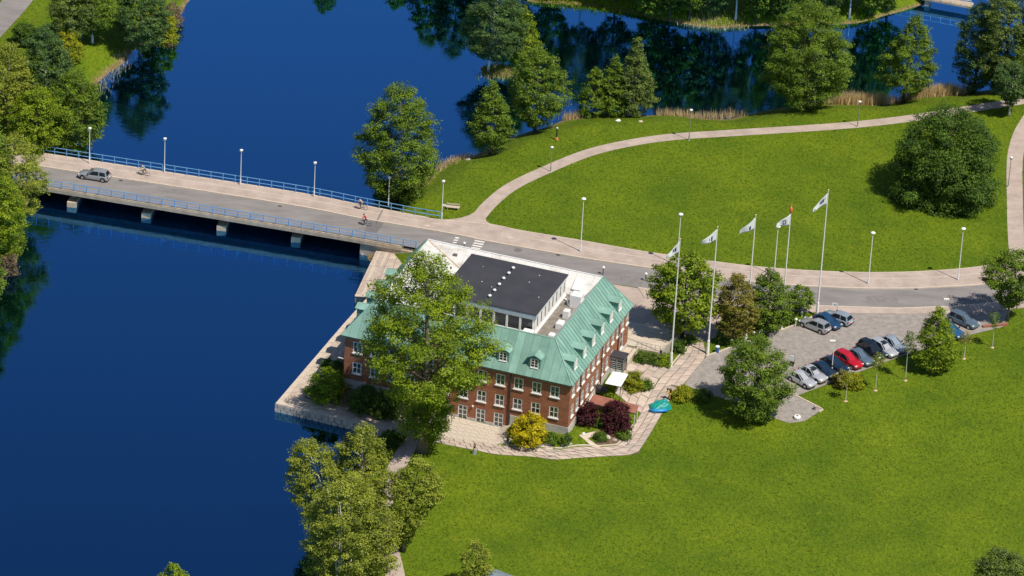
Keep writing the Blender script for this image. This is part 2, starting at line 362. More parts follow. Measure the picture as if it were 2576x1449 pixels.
def patch(name, poly, zf, step, material, skirt=0.0, parent=None):
    """terrain-following sheet over polygon poly (world xy)"""
    bd = resample(list(poly) + [poly[0]], step)[:-1]
    P = np.array(bd); x0, y0 = P.min(0); x1, y1 = P.max(0)
    gx, gy = np.meshgrid(np.arange(x0, x1, step), np.arange(y0, y1, step)); gx = gx.ravel(); gy = gy.ravel()
    keep = inpoly(gx, gy, [tuple(q) for q in bd]) & (segdist(gx, gy, [tuple(q) for q in bd]) > step * 0.35)
    pts = [Vector(q) for q in bd] + [Vector((a, b)) for a, b in zip(gx[keep], gy[keep])]
    n = len(bd)
    vs, es, fs, *_ = delaunay_2d_cdt(pts, [(i, (i + 1) % n) for i in range(n)], [], 1, 1e-5)
    V = np.array([tuple(v) for v in vs]); z = zf(V[:, 0], V[:, 1])
    verts = [(a, b, c) for (a, b), c in zip(V, z)]; faces = []
    for f in fs:
        a, b, c = V[f[0]], V[f[1]], V[f[2]]
        faces.append(tuple(f) if (b[0] - a[0]) * (c[1] - a[1]) - (b[1] - a[1]) * (c[0] - a[0]) > 0 else tuple(f)[::-1])
    mbb = MB(); mbb.v = [tuple(map(float, q)) for q in verts]; mbb.f = faces
    if skirt:
        zb = zf(P[:, 0], P[:, 1]); b0 = len(mbb.v)
        for (a, b), c in zip(P, zb): mbb.v.append((float(a), float(b), float(c))); mbb.v.append((float(a), float(b), float(c - skirt)))
        for i in range(n):
            j = (i + 1) % n; mbb.f.append((b0 + 2 * i, b0 + 2 * i + 1, b0 + 2 * j + 1, b0 + 2 * j))
    return mbb.build(name, material, parent)
def ribbon(name, A, Bp, zf, material, parent=None, n=80, thick=0.0):
    """strip between polylines A and Bp"""
    ts = np.linspace(0, 1, n + 1); a = at_param(A, ts); b = at_param(Bp, ts)
    za = zf(a[:, 0], a[:, 1]); zb = zf(b[:, 0], b[:, 1]); mbb = MB(); vs = []; fs = []
    for i in range(n + 1): vs += [(a[i][0], a[i][1], za[i]), (b[i][0], b[i][1], zb[i])]
    for i in range(n): fs.append((2 * i, 2 * i + 1, 2 * i + 3, 2 * i + 2))
    if thick:
        k = len(vs); vs += [(x, y, z - thick) for x, y, z in vs]
        for i in range(n): fs += [(2 * i, 2 * i + 2, k + 2 * i + 2, k + 2 * i), (2 * i + 1, k + 2 * i + 1, k + 2 * i + 3, 2 * i + 3)]
        fs += [(0, k, k + 1, 1), (2 * n, 2 * n + 1, k + 2 * n + 1, k + 2 * n)]
    mbb.add(vs, fs); return mbb.build(name, material, parent)
def offset_line(pts, d):
    P = np.array(pts, float); T = np.gradient(P, axis=0); T /= np.linalg.norm(T, axis=1)[:, None] + 1e-9
    return [tuple(q) for q in P + d * np.stack([-T[:, 1], T[:, 0]], -1)]
def flat(z): return lambda x, y: np.full(np.shape(x), float(z))
def drape(dz): return lambda x, y: land_z(x, y) + dz
HARD = []      # paved outlines, kept free of grass

# ------------------------------------------------------------------ ground and lake
shoreA = S2([(948, 498), (985, 492), (1040, 470), (1075, 440), (1108, 416), (1150, 398), (1188, 392), (1222, 372), (1262, 350), (1310, 336), (1368, 322), (1412, 304),
             (1448, 296), (1510, 292), (1580, 292), (1650, 288), (1700, 288), (1752, 297), (1832, 299), (1872, 290), (1942, 274), (2022, 262), (2120, 262), (2222, 262),
             (2302, 246), (2402, 236), (2500, 222), (2590, 210), (2720, 190)], WATER)
southA = S2([(770, 1520), (800, 1420), (838, 1330), (866, 1240), (900, 1160), (935, 1108)], WATER)
landA = southA + [B2(-24.5, -3.2), B2(-24.5, 2), B2(-29, 2), B2(-29, 22)] + S2([(925, 648), (915, 620), (935, 560)], WATER) + shoreA + [(3000, 160), (3000, -3000), (-300, -3000), (-60, -300)]
landB = S2([(490, -60), (478, 0), (445, 52), (412, 84), (388, 108), (338, 128), (322, 152), (280, 184), (245, 208), (232, 240), (212, 300), (180, 380), (118, 440), (66, 520), (52, 600), (40, 655), (0, 722), (-60, 830), (-250, 1000)], WATER) + [(-3000, -100), (-3000, 3000), (-150, 400), (-72, 150)]
landC = S2([(560, -190), (760, -128), (900, -98), (1010, -76), (1100, -66), (1190, -50), (1262, -26), (1335, 4), (1420, 9), (1520, 21), (1602, 36), (1665, 52), (1722, 60), (1800, 69), (1872, 68), (1960, 62), (2040, 60), (2105, 62), (2200, 50), (2252, 30), (2310, 16), (2352, -2), (2372, -40), (2390, -120)], WATER) + [(60, 300), (60, 3000), (-120, 3000), (-120, 260)]
isl_c = site(1262, 178, WATER)
island = [(isl_c[0] + 3.0 * math.cos(t) * (1 + 0.12 * math.sin(3 * t)), isl_c[1] + 2.1 * math.sin(t)) for t in np.linspace(0, 2 * math.pi, 24, endpoint=False)]
_c2 = ray(436, 1545, WATER)
island2 = [(_c2[0] + 3.2 * math.cos(t), _c2[1] + 2.6 * math.sin(t)) for t in np.linspace(0, 2 * math.pi, 20, endpoint=False)]
xs = np.r_[-3000, -1500, -700, -350, -200, np.arange(-110, 112, 0.85), 200, 350, 700, 1500, 3000]
ys = np.r_[-3000, -1500, -700, -350, -200, np.arange(-112, 172, 0.85), 260, 400, 700, 1500, 3000]
gx, gy = np.meshgrid(xs, ys); shp = gx.shape
gz = np.full(shp, -5.5)
nz = 0.25 * np.sin(gx * 0.55 + 1.3 * np.sin(gy * 0.31)) + 0.2 * np.sin(gy * 0.83 + gx * 0.4)
for poly, wid, top in ((landA, 7.5, None), (landB, 6.0, None), (landC, 2.2, -1.0), (island, 1.6, -1.75), (island2, 1.6, -1.7)):
    ins = inpoly(gx, gy, poly); dd = segdist(gx, gy, poly); sdn = np.where(ins, dd, -dd) + nz * 0.6
    zl = land_z(gx, gy) if top is None else np.full(shp, top)
    z_in = WATER + (zl - WATER) * ss(-0.3, wid, sdn) + 0.12 * ss(0, 0.8, sdn) * (1 - ss(2, wid, sdn))
    z_out = WATER - 0.05 + np.maximum(sdn, -6) * 0.5
    gz = np.maximum(gz, np.where(sdn > 0, z_in, z_out))
# the ground stays below the built edges (abutment, building footprint)
dx, dy = gx - BO[0], gy - BO[1]; lx = dx * bu[0] + dy * bu[1]; ly = dx * bv[0] + dy * bv[1]
gz = np.where((lx < -0.9) & (lx > -31.4) & (ly > 1.2) & (ly < 23.6), np.minimum(gz, -1.45), gz)
gz = np.where((lx < -25.5) & (lx > -40) & (ly > 16) & (ly < 26.5) & (gz > -1.6), -1.6, gz)
nx, ny = len(xs), len(ys)
gm = bpy.data.meshes.new('ground')
idx = np.arange(nx * ny).reshape(ny, nx)
quads = np.stack([idx[:-1, :-1], idx[:-1, 1:], idx[1:, 1:], idx[1:, :-1]], -1).reshape(-1, 4)
gm.from_pydata(np.stack([gx.ravel(), gy.ravel(), gz.ravel()], -1).tolist(), [], quads.tolist()); gm.materials.append(GROUND); gm.shade_smooth()
tag(link(bpy.data.objects.new('ground', gm)), kind='structure')
gxi, gyi, gzi = xs, ys, gz
def ground_at(x, y):
    i = int(np.clip(np.searchsorted(gxi, x) - 1, 0, nx - 2)); j = int(np.clip(np.searchsorted(gyi, y) - 1, 0, ny - 2))
    a = (x - gxi[i]) / (gxi[i + 1] - gxi[i]); b = (y - gyi[j]) / (gyi[j + 1] - gyi[j])
    return float((gzi[j, i] * (1 - a) + gzi[j, i + 1] * a) * (1 - b) + (gzi[j + 1, i] * (1 - a) + gzi[j + 1, i + 1] * a) * b)
def gsite(px, py):
    """survey point on the finished ground, banks included"""
    zz = 0.0
    for _ in range(14):
        p = ray(px, py, zz); zz = 0.5 * zz + 0.5 * max(ground_at(p[0], p[1]), WATER)
    p = ray(px, py, zz); return np.array([p[0], p[1], ground_at(p[0], p[1])])
mb = MB(); mb.add([(-3000, -3000, WATER), (3000, -3000, WATER), (3000, 3000, WATER), (-3000, 3000, WATER)], [(0, 1, 2, 3)])
tag(mb.build('lake', WATERM), kind='structure')

# ------------------------------------------------------------------ road, pavements, paths
N_edge = S2([(-260, 330), (-100, 357), (0, 373), (139, 394), (340, 425), (536, 455), (771, 492), (912, 520), (1076, 551), (1160, 560), (1243, 568), (1308, 582), (1460, 607), (1600, 632), (1700, 647), (1800, 661), (1900, 673), (2000, 681), (2100, 686), (2200, 688), (2300, 686), (2400, 680), (2480, 671), (2600, 652), (2800, 610)], 0)
K_edge = S2([(-260, 362), (-100, 388), (0, 403), (139, 424), (340, 454), (536, 484), (771, 522), (912, 550), (1057, 574), (1148, 590), (1219, 605), (1308, 621), (1460, 648), (1551, 662), (1635, 674), (1800, 699), (1976, 716), (2054, 721), (2150, 725), (2250, 726), (2348, 723), (2475, 715), (2600, 698), (2800, 660)], 0)
S_edge = S2([(-260, 408), (-100, 434), (0, 450), (139, 472), (340, 505), (536, 537), (771, 576), (912, 600), (1045, 624), (1150, 645), (1300, 675), (1460, 702), (1620, 726), (1800, 747), (1976, 763), (2067, 770), (2255, 776), (2406, 771), (2500, 762), (2600, 748), (2800, 712)], 0)
P_edge = S2([(1620, 750), (1800, 768), (1976, 782), (2060, 788), (2305, 791), (2480, 786), (2600, 772), (2800, 740)], 0)
N_edge, K_edge, S_edge = (smooth_line(q, 4) for q in (N_edge, K_edge, S_edge))
road = ribbon('road', K_edge, S_edge, flat(0.03), ASPH, n=120); tag(road, kind='structure'); HARD.append(K_edge + S_edge[::-1])
walk = ribbon('pavement', N_edge, K_edge, flat(0.15), PINK, n=120, thick=0.13); tag(walk, kind='structure'); HARD.append(N_edge + K_edge[::-1])
k2 = offset_line(K_edge, -0.24)
ribbon('kerb', K_edge, k2, flat(0.165), KERB, walk, n=120, thick=0.135)
ribbon('edging', offset_line(N_edge, 0.14), N_edge, flat(0.158), KERB, walk, n=120, thick=0.16)
pts = at_param(K_edge, np.linspace(0, 1, 121)); pn = at_param(N_edge, np.linspace(0, 1, 121))
mid = pts * 0.42 + pn * 0.58
def xline(a, b):  # dividing line of the cycle way in pieces, omitting the path junction
    seg = [tuple(q) for q in mid[a:b]]; ribbon('lane_line', seg, offset_line(seg, 0.16), flat(0.156), PAINTW, walk, n=max(4, b - a))
mx_ = np.array([grid_pos((q[0], q[1], 0.15))[0] for q in mid])
for a, b in ((60, 1065), (1085, 1110), (1122, 1140), (1160, 1180), (1246, 1292), (1312, 1900), (1915, 2560)):
    k = np.where((mx_ > a) & (mx_ < b))[0]
    if len(k) > 1: xline(k[0], k[-1] + 1)
    else:
        q0, q1 = at_param(mid, np.interp([a, b], mx_, np.linspace(0, 1, 121))); ribbon('lane_line', [tuple(q0), tuple(q1)], [tuple(q0 + np.array([0.03, 0.16])), tuple(q1 + np.array([0.03, 0.16]))], flat(0.156), PAINTW, walk, n=2)
def decal(name, pxs, z, material, parent): # flat painted mark
    MB().add([(*site(a, b, z)[:2], z) for a, b in pxs], [tuple(range(len(pxs)))]).build(name, material, parent)
D5 = lambda x, y: ((1260 + x / 8.523) / 1.1925, (600 + y / 8.523) / 1.1925)
for q in ([(900, 945), (1005, 955), (985, 990), (895, 980)], [(865, 1008), (980, 1018), (960, 1045), (855, 1035)], [(840, 1070), (938, 1080), (928, 1105), (832, 1098)],
          [(1405, 1020), (1655, 1065), (1645, 1092), (1395, 1050)], [(1375, 1080), (1630, 1120), (1612, 1152), (1362, 1108)], [(1345, 1138), (1595, 1180), (1578, 1212), (1335, 1166)], [(1318, 1195), (1545, 1235), (1530, 1262), (1305, 1218)]):
    decal('crossing_stripe', [D5(*p) for p in q], 0.036, PAINT, road)
for q in ([(130, 628), (245, 640), (240, 680), (112, 662)], [(2260, 940), (2345, 930), (2410, 985), (2245, 972)]): decal('cycle_symbol', [D5(*p) for p in q], 0.156, PAINTW, walk)
decal('asphalt_patch', [(937, 545), (972, 552), (948, 586), (916, 581)], 0.036, ASPHD, road)
decal('expansion_joint', [(961, 528), (964, 528.5), (949, 558), (946, 557)], 0.157, ASPHD, walk)
for dq in ([(400, 470), (470, 481), (462, 492), (392, 480)], [(1560, 690), (1625, 700), (1612, 716), (1545, 705)], [(2180, 745), (2260, 747), (2258, 762), (2176, 760)]): decal('asphalt_patch', dq, 0.034, mat('asphalt_repair', (0.17, 0.16, 0.158), 0.85, (0.24, 0.225, 0.22), 1.5), road)
for dx_ in (300, 700, 1400, 1900, 2300):
    ky = float(np.interp(dx_, [0, 139, 536, 912, 1308, 1635, 1976, 2348], [403, 424, 484, 550, 621, 674, 716, 723])) + 3.5; decal('drain_grate', [(dx_, ky), (dx_ + 9, ky + 1.2), (dx_ + 8, ky + 4), (dx_ - 1, ky + 2.8)], 0.037, DARKM, road)
q = site(1303, 629, 0.04); MB().lathe([(0.55, 0), (0.55, 0.012), (0.05, 0.014)], 20, (q[0], q[1], 0.034)).build('manhole_cover', ASPHD, road)
sp2 = ribbon('roadside_pavement', S_edge[-29:], P_edge, flat(0.10), PINK, n=60, thick=0.1) if False else None
sE = S2([(1605, 724), (1620, 726), (1800, 747), (1976, 763), (2067, 770), (2255, 776), (2406, 771), (2500, 762), (2600, 748), (2800, 712)], 0)
sp2 = ribbon('roadside_pavement', sE, [P_edge[0]] + P_edge, flat(0.12), PINK, n=60, thick=0.1); tag(sp2, kind='structure'); HARD.append(sE + P_edge[::-1])
ribbon('kerb', sE, offset_line(sE, -0.22), flat(0.135), KERB, sp2, n=60, thick=0.11)
# forecourt between the house and the road
fc = S2([(1330, 690), (1460, 704), (1620, 728), (1800, 749), (1815, 800), (1800, 850), (1772, 862), (1728, 840), (1712, 866), (1690, 872), (1650, 880), (1590, 840), (1480, 740)], 0)
tag(patch('forecourt', fc, drape(0.05), 1.5, PINK), kind='structure'); HARD.append(fc)
# curved park path
pc = [(1190, 566), (1205, 545), (1236, 510), (1290, 468), (1380, 425), (1480, 385), (1580, 361), (1690, 345), (1840, 335), (2000, 325), (2150, 314), (2290, 298), (2400, 281), (2480, 268), (2540, 259), (2640, 243)]
pc = smooth_line(S2(pc), 6); A = offset_line(pc, 1.05); Bq = offset_line(pc, -1.05)
pp = ribbon('park_path', A, Bq, drape(0.03), PINK, n=140); tag(pp, kind='structure'); HARD.append(A + Bq[::-1])
jn = smooth_line(S2([(1082, 553), (1130, 552), (1170, 545), (1200, 531)]), 5) + smooth_line(S2([(1229, 535), (1222, 552), (1232, 562), (1262, 573)]), 5)
tag(patch('path_junction', jn + S2([(1200, 566), (1120, 561)]), drape(0.034), 1.0, PINK), kind='structure'); HARD.append(jn)
# path along the right edge
pr = smooth_line(S2([(2600, 285), (2572, 330), (2556, 380), (2552, 430), (2553, 500), (2555, 580), (2560, 645), (2566, 690)]), 6)
A = offset_line(pr, 1.15); Bq = offset_line(pr, -1.15)
tag(ribbon('side_path', A, Bq, drape(0.03), PINK, n=80), kind='structure'); HARD.append(A + Bq[::-1])
# foot path along the lake, lower left
lp = smooth_line(S2([(1062, 1082), (1030, 1118), (1004, 1160), (984, 1205), (966, 1255), (962, 1310), (972, 1360), (986, 1410), (996, 1460), (1004, 1530)]), 6)
A = offset_line(lp, 1.2); Bq = offset_line(lp, -1.2)
tag(ribbon('lakeside_path', A, Bq, lambda x, y: np.array([max(ground_at(a, b), float(land_z(a, b)) if 0 else ground_at(a, b)) for a, b in zip(x, y)]) + 0.04, PINK, n=90), kind='structure'); HARD.append(A + Bq[::-1])
# car park
lot = S2([(2060, 788), (2305, 791), (2480, 786), (2545, 780), (2522, 823), (2416, 849), (2260, 899), (2195, 924), (2069, 972), (2002, 997), (2069, 1031), (2024, 1060), (1986, 1065), (1930, 1047), (1850, 1012), (1760, 985), (1722, 968), (1747, 933), (1777, 898), (1833, 878), (1910, 852), (2010, 816)])
lotz = drape(0.045)
car_park = patch('car_park', lot, lotz, 2.0, PARK); tag(car_park, kind='structure'); HARD.append(lot)
def kerbline(pxs, parent, hgt=0.16, wd=0.2, material=None, z0=None):
    L = resample(S2(pxs) if z0 is None else S2(pxs, z0), 1.0); L = [tuple(q) for q in L]
    ribbon('kerb', L, offset_line(L, wd), drape(hgt) if z0 is None else flat(z0 + hgt), material or KERB, parent, n=len(L), thick=hgt)
kerbline([(1777, 898), (1833, 878), (1910, 852), (2010, 816), (2052, 795)], car_park)
kerbline([(2002, 997), (2069, 1031), (2060, 1036)], car_park, 0.12)

# ------------------------------------------------------------------ slab paving round the house
def slabs(parent, A, Bp, along, across, zf, material, gap=0.085, th=0.05, jitter=0.012, stagger=True):
    """individual slabs between the polylines A and Bp"""
    la = np.sum(np.linalg.norm(np.diff(np.array(A), axis=0), axis=1)); n = max(2, int(la / along))
    for j in range(across):
        off = (0.5 / n if (stagger and j % 2) else 0.0)
        ts = np.clip(np.linspace(0, 1, n + 1) + off, 0, 1)
        if off: ts = np.r_[0, ts]
        f0, f1 = j / across, (j + 1) / across
        a = at_param(A, ts); b = at_param(Bp, ts); p = a + (b - a) * f0; q = a + (b - a) * f1
        for i in range(len(ts) - 1):
            if ts[i + 1] - ts[i] < 0.2 / n: continue
            c4 = np.array([p[i], p[i + 1], q[i + 1], q[i]]); c = c4.mean(0)
            sh = c4 + (c - c4) / (np.linalg.norm(c - c4, axis=1)[:, None] + 1e-6) * gap * 0.75
            z = zf(sh[:, 0], sh[:, 1]) + rng.uniform(-jitter, jitter)
            mbb = MB().prism([tuple(s_ - c) for s_ in sh], [float(v - th - z.mean()) for v in z], [float(v - z.mean()) for v in z])
            o = mbb.build('slab', material, parent); o.location = (c[0], c[1], float(z.mean()))
SLABS = [SLAB, mat('paving_slab_light', (0.46, 0.37, 0.315), 0.85, (0.56, 0.465, 0.40), 0.9, bump=0.15), mat('paving_slab_grey', (0.365, 0.30, 0.262), 0.85, (0.46, 0.385, 0.335), 0.9, bump=0.15)]
def reslab(parent):
    for c in parent.children:
        if c.name.startswith('slab') and rng.random() < 0.5: c.data.materials[0] = SLABS[1 + int(rng.random() < 0.5)]
inner = S2([(1092, 1098), (1190, 1110), (1270, 1123), (1349, 1126), (1413, 1131), (1500, 1126), (1557, 1121), (1577, 1093), (1594, 1072), (1612, 1040)])
outer = S2([(1088, 1112), (1195, 1133), (1246, 1144), (1342, 1149), (1390, 1157), (1490, 1151), (1603, 1142), (1632, 1098), (1652, 1064), (1680, 1016)])
base = patch('slab_path', inner + outer[::-1], drape(0.012), 1.2, JOINT); tag(base, kind='structure'); HARD.append(inner + outer[::-1])
slabs(base, inner, outer, 1.25, 3, drape(0.055), SLAB); reslab(base)
inner2 = S2([(1612, 1040), (1640, 985), (1660, 952), (1689, 925), (1722, 885), (1742, 860)]); outer2 = S2([(1680, 1016), (1700, 985), (1722, 966), (1747, 933), (1777, 898), (1770, 862)])
base = patch('slab_walk', inner2 + outer2[::-1], drape(0.012), 1.5, JOINT); tag(base, kind='structure'); HARD.append(inner2 + outer2[::-1])
slabs(base, inner2, outer2, 1.7, 3, drape(0.055), SLAB); reslab(base)
i3 = S2([(1545, 988), (1556, 958), (1574, 925), (1602, 899)]); o3 = S2([(1612, 1040), (1640, 985), (1658, 952), (1689, 925)])
base = patch('slab_court', i3 + o3[::-1], drape(0.012), 1.5, JOINT); tag(base, kind='structure'); HARD.append(i3 + o3[::-1])
slabs(base, i3, o3, 1.8, 4, drape(0.055), SLAB); reslab(base)
ter = [B2(-8.2, 0.3), B2(-24.5, 0.3), B2(-24.5, -3.0)] + S2([(1060, 1088), (1092, 1098), (1190, 1110), (1270, 1123), (1296, 1100)])
tag(patch('door_terrace', ter, drape(0.03), 1.5, COBB), kind='structure'); HARD.append(ter)
ia = [B2(-8.6, -0.1), B2(-24, -0.1)]; oa = S2([(1276, 1118), (1060, 1090)])
slabs(bpy.data.objects['door_terrace'], ia, oa, 1.05, 5, drape(0.06), mat('terrace_slab', (0.45, 0.385, 0.32), 0.85, (0.58, 0.51, 0.43), 1.4, bump=0.3), gap=0.03, jitter=0.006)

# ------------------------------------------------------------------ quay
qpoly = S2([(692, 1015), (862, 817), (942, 728)], QUAY) + [B2(-25, 12), B2(-22, 0.6)] + S2([(1062, 1072), (1010, 1090), (949, 1076), (856, 1053)], QUAY)
quay = MB().prism(qpoly, -5.0, QUAY - 0.06).build('quay', QUAYM); tag(quay, 'stone quay around the lake corner of the brick house', 'quay'); HARD.append(qpoly)
a = S2([(692.5, 1015), (862, 817), (942, 728)], QUAY); b = S2([(712, 1011.5), (876, 816), (950, 733)], QUAY)
slabs(quay, a, b, 1.5, 1, flat(QUAY + 0.02), KERB, th=0.12, gap=0.04)
c = S2([(765, 1000), (858, 892), (900, 845)], QUAY); a2 = S2([(712, 1011.5), (820, 882), (878, 814)], QUAY)
slabs(quay, a2, c, 2.4, 3, flat(QUAY), QUAYM, th=0.1)
a = S2([(692.5, 1015), (856, 1053), (949, 1076), (1010, 1090)], QUAY); b = S2([(706, 1010), (866, 1047), (955, 1069), (1016, 1082)], QUAY)
slabs(quay, a, b, 2.4, 1, flat(QUAY + 0.024), KERB, th=0.12, gap=0.04)
c = S2([(765, 999), (866, 1025), (966, 1050), (1045, 1068)], QUAY); a2 = S2([(706, 1010), (866, 1047), (955, 1069), (1016, 1082)], QUAY)
slabs(quay, a2, c, 2.3, 1, flat(QUAY - 0.004), QUAYM, th=0.1)
def wall_face(pa, pb, z0, z1, parent, n):  # coursed face stones
    pa = np.array(pa); pb = np.array(pb); d = (pb - pa) / np.linalg.norm(pb - pa); nn = np.array([d[1], -d[0]]); L = np.linalg.norm(pb - pa)
    for r in range(2):
        za = z0 + (z1 - z0) * r / 2; zb = z0 + (z1 - z0) * (r + 1) / 2 - 0.03
        for i in range(n):
            s0 = (i + 0.5 * r) / n; s1 = (i + 1 + 0.5 * r) / n - 0.012
            if s1 > 1: s1 = 0.999
            if s0 > 0.99: continue
            p, q = pa + d * L * s0, pa + d * L * s1
            MB().prism([tuple(p), tuple(q), tuple(q + nn * 0.05), tuple(p + nn * 0.05)], za, zb).build('face_stone', QUAYM, parent)
q0 = S2([(692, 1015), (949, 1076)], QUAY); wall_face(q0[0], q0[1], -2.6, QUAY - 0.11, quay, 16)
# planked landing by the bridge
lpx = [(893.6, 741.4), (946, 631), (1036, 640), (1040, 700), (938, 743.4)]
land_ = MB().prism(S2([(897, 738), (948, 633), (1036, 641), (1040, 700), (938, 740)], QUAY), -5, QUAY - 0.14).build('landing_stage', CONC)
tag(land_, 'planked landing stage between the bridge and the house', 'landing stage')
tl, bl_, tr_, br_ = (np.array(site(*q, QUAY)[:2]) for q in ((946, 631), (893.6, 741.4), (984, 634), (938, 743.4)))
for i in range(9):
    f0, f1 = i / 9 + 0.004, (i + 1) / 9 - 0.006
    for s0, s1 in ((0.0, 0.34), (0.345, 0.67), (0.675, 1.0)):
        t0, b0, t1, b1 = tl + (tr_ - tl) * f0, bl_ + (br_ - bl_) * f0, tl + (tr_ - tl) * f1, bl_ + (br_ - bl_) * f1
        P4 = [t0 + (b0 - t0) * s0, t1 + (b1 - t1) * s0, t1 + (b1 - t1) * s1, t0 + (b0 - t0) * s1]
        zz = QUAY + rng.uniform(-0.02, 0.02); MB().prism([tuple(q) for q in P4], zz - 0.1, zz).build('plank', [QUAYM, SLAB, KERB][int(rng.integers(3))], land_)
slabs(land_, [tuple(tr_), tuple(br_)], S2([(1036, 641), (1030, 710)], QUAY), 2.2, 3, flat(QUAY - 0.03), QUAYM, th=0.09)
e0, e1 = np.array([*site(893, 742, QUAY)[:2], QUAY - 0.12]), np.array([*site(938, 744, QUAY)[:2], QUAY - 0.12])
MB().path([tuple(e0), tuple(e1)], 0.2, 8).build('rubbing_beam', KERB, land_)
for f in (0.03, 0.97): p = e0 + (e1 - e0) * f; MB().path([(p[0], p[1], -4.5), (p[0], p[1], QUAY - 0.05)], 0.11, 8).build('pile', CONCD, land_)

# ------------------------------------------------------------------ bridge
bridge = empty('bridge', (*site(536, 500, 0)[:2], 0), 0, 'long low road bridge with light blue railings over the lake', 'bridge')
BR0 = np.array(bridge.location)
def bpart(mbb, name, material, smooth=False):
    mbb.v = [(a - BR0[0], b - BR0[1], c - BR0[2]) for a, b, c in mbb.v]
    return mbb.build(name, material, bridge, smooth)
tN = np.array(offset_line(N_edge, 0.35)); tS = np.array(offset_line(S_edge, -0.55))
xN = np.array([grid_pos((q[0], q[1], 0))[0] for q in tN]); xS = np.array([grid_pos((q[0], q[1], 0))[0] for q in tS])
kN = (xN > -210) & (xN < 1085); kS = (xS > -210) & (xS < 1040)
cN, cS = tN[kN], tS[kS]
ts = np.linspace(0, 1, 41); aN = at_param(cN, ts); aS = at_param(cS, ts)
def extr(A, Bp, z0, z1):
    mbb = MB(); n = len(A)
    vs = [(*p, z0) for p in A] + [(*p, z0) for p in Bp] + [(*p, z1) for p in A] + [(*p, z1) for p in Bp]; fs = []
    for i in range(n - 1):
        fs += [(i, i + 1, n + i + 1, n + i), (2 * n + i, 3 * n + i, 3 * n + i + 1, 2 * n + i + 1), (i, 2 * n + i, 2 * n + i + 1, i + 1), (n + i, n + i + 1, 3 * n + i + 1, 3 * n + i)]
    fs += [(0, n, 3 * n, 2 * n), (n - 1, 3 * n - 1, 4 * n - 1, 2 * n - 1)]
    return mbb.add(vs, fs)
inN = offset_line(aN, -1.2); inS = offset_line(aS, 1.2)
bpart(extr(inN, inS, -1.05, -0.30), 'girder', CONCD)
bpart(extr(aN, aS, -0.30, 0.0), 'deck', CONC)
sIn = offset_line(aS, 0.45)
bpart(extr(sIn, aS, 0.0, 0.16), 'edge_beam', CONC); bpart(extr(offset_line(aS, 0.05), offset_line(aS, -0.06), -0.52, -0.02), 'fascia', CONC)
nIn = offset_line(aN, -0.3); bpart(extr(aN, nIn, 0.0, 0.19), 'edge_beam', KERB)
def railing(line, x0, x1, spacing, zb, rails, endpost=True):
    xx = np.array([grid_pos((q[0], q[1], 0))[0] for q in line]); P = np.array(line)
    p = at_param(P, np.interp([x0, x1], xx, np.r_[0, np.cumsum(np.linalg.norm(np.diff(P, axis=0), axis=1))] / np.sum(np.linalg.norm(np.diff(P, axis=0), axis=1))))
    sel = (xx > x0) & (xx < x1); L = np.vstack([p[:1], P[sel], p[1:]]); tot = np.sum(np.linalg.norm(np.diff(L, axis=0), axis=1))
    n = int(round(tot / spacing)); pos = at_param(L, np.linspace(0, 1, n + 1))
    pm = MB().box(-0.055, 0.055, -0.055, 0.055, 0, 1.18).mesh('railing_post', BLUEP)
    for q in pos: inst('railing_post', pm, bridge, (q[0] - BR0[0], q[1] - BR0[1], zb), (0, 0, R_(-9)))
    F = at_param(L, np.linspace(0, 1, 60))
    for h, r in rails: bpart(MB().path([(a, b, zb + h) for a, b in F], r, 6), 'rail', BLUEP)
    return pos
railing(offset_line(N_edge, 0.2), -190, 1106, 1.78, 0.17, ((1.12, 0.055), (0.50, 0.06)))
ps = railing(offset_line(S_edge, -0.42), -190, 1046, 1.86, 0.15, ((1.12, 0.05), (0.62, 0.04), (0.30, 0.04)))
pan = MB()
for k in range(6): pan.box(-0.55 + k * 0.22 - 0.012, -0.55 + k * 0.22 + 0.012, -0.012, 0.012, 0.3, 1.12)
pan = pan.mesh('baluster_panel', BLUEP)
for i in range(len(ps) - 1):
    if i % 2 == 0 or rng.random() < 0.35:
        q = (ps[i] + ps[i + 1]) / 2; d = ps[i + 1] - ps[i]; inst('baluster_panel', pan, bridge, (q[0] - BR0[0], q[1] - BR0[1], 0.15), (0, 0, math.atan2(d[1], d[0])))
for px, py in ((-3, 487), (184, 514), (371, 541), (560, 573), (747, 602)):
    p = site(px, py, WATER); dirn = aN[20] - aS[20]; dirn = dirn / np.linalg.norm(dirn); al = np.array([dirn[1], -dirn[0]])
    def rect(l0, l1, hw): return [tuple(p[:2] + dirn * l0 - al * hw), tuple(p[:2] + dirn * l1 - al * hw), tuple(p[:2] + dirn * l1 + al * hw), tuple(p[:2] + dirn * l0 + al * hw)]
    pier = bpart(MB().prism(rect(0.5, 8.4, 0.34), -4.5, -1.0), 'pier', CONC)
    mbb = MB().prism(rect(-1.0, 8.9, 0.66), -4.6, -1.62); mbb.v = [(a - BR0[0], b - BR0[1], c) for a, b, c in mbb.v]; mbb.build('footing', mat('footing_sandstone', (0.50, 0.37, 0.25), 0.9, (0.62, 0.48, 0.34), 1.5, bump=0.2), pier)
ab = S2([(905, 640), (960, 650), (1040, 668)], WATER) + S2([(1082, 590), (1076, 556), (962, 536), (930, 548)], 0)
bpart(MB().prism(ab, -5, -0.4), 'abutment', CONC)
bl = S2([(907, 637), (945, 640)], WATER)
for r in range(3): bpart(MB().prism([bl[0], bl[1], (bl[1][0] + 0.2, bl[1][1] - 0.5 + 0.15 * r), (bl[0][0] + 0.1, bl[0][1] - 0.5 + 0.15 * r)], -2.6 + 0.5 * r, -2.13 + 0.5 * r), 'bearing_block', KERB)
HARD.append([tuple(q) for q in aN] + [tuple(q) for q in aS[::-1]])

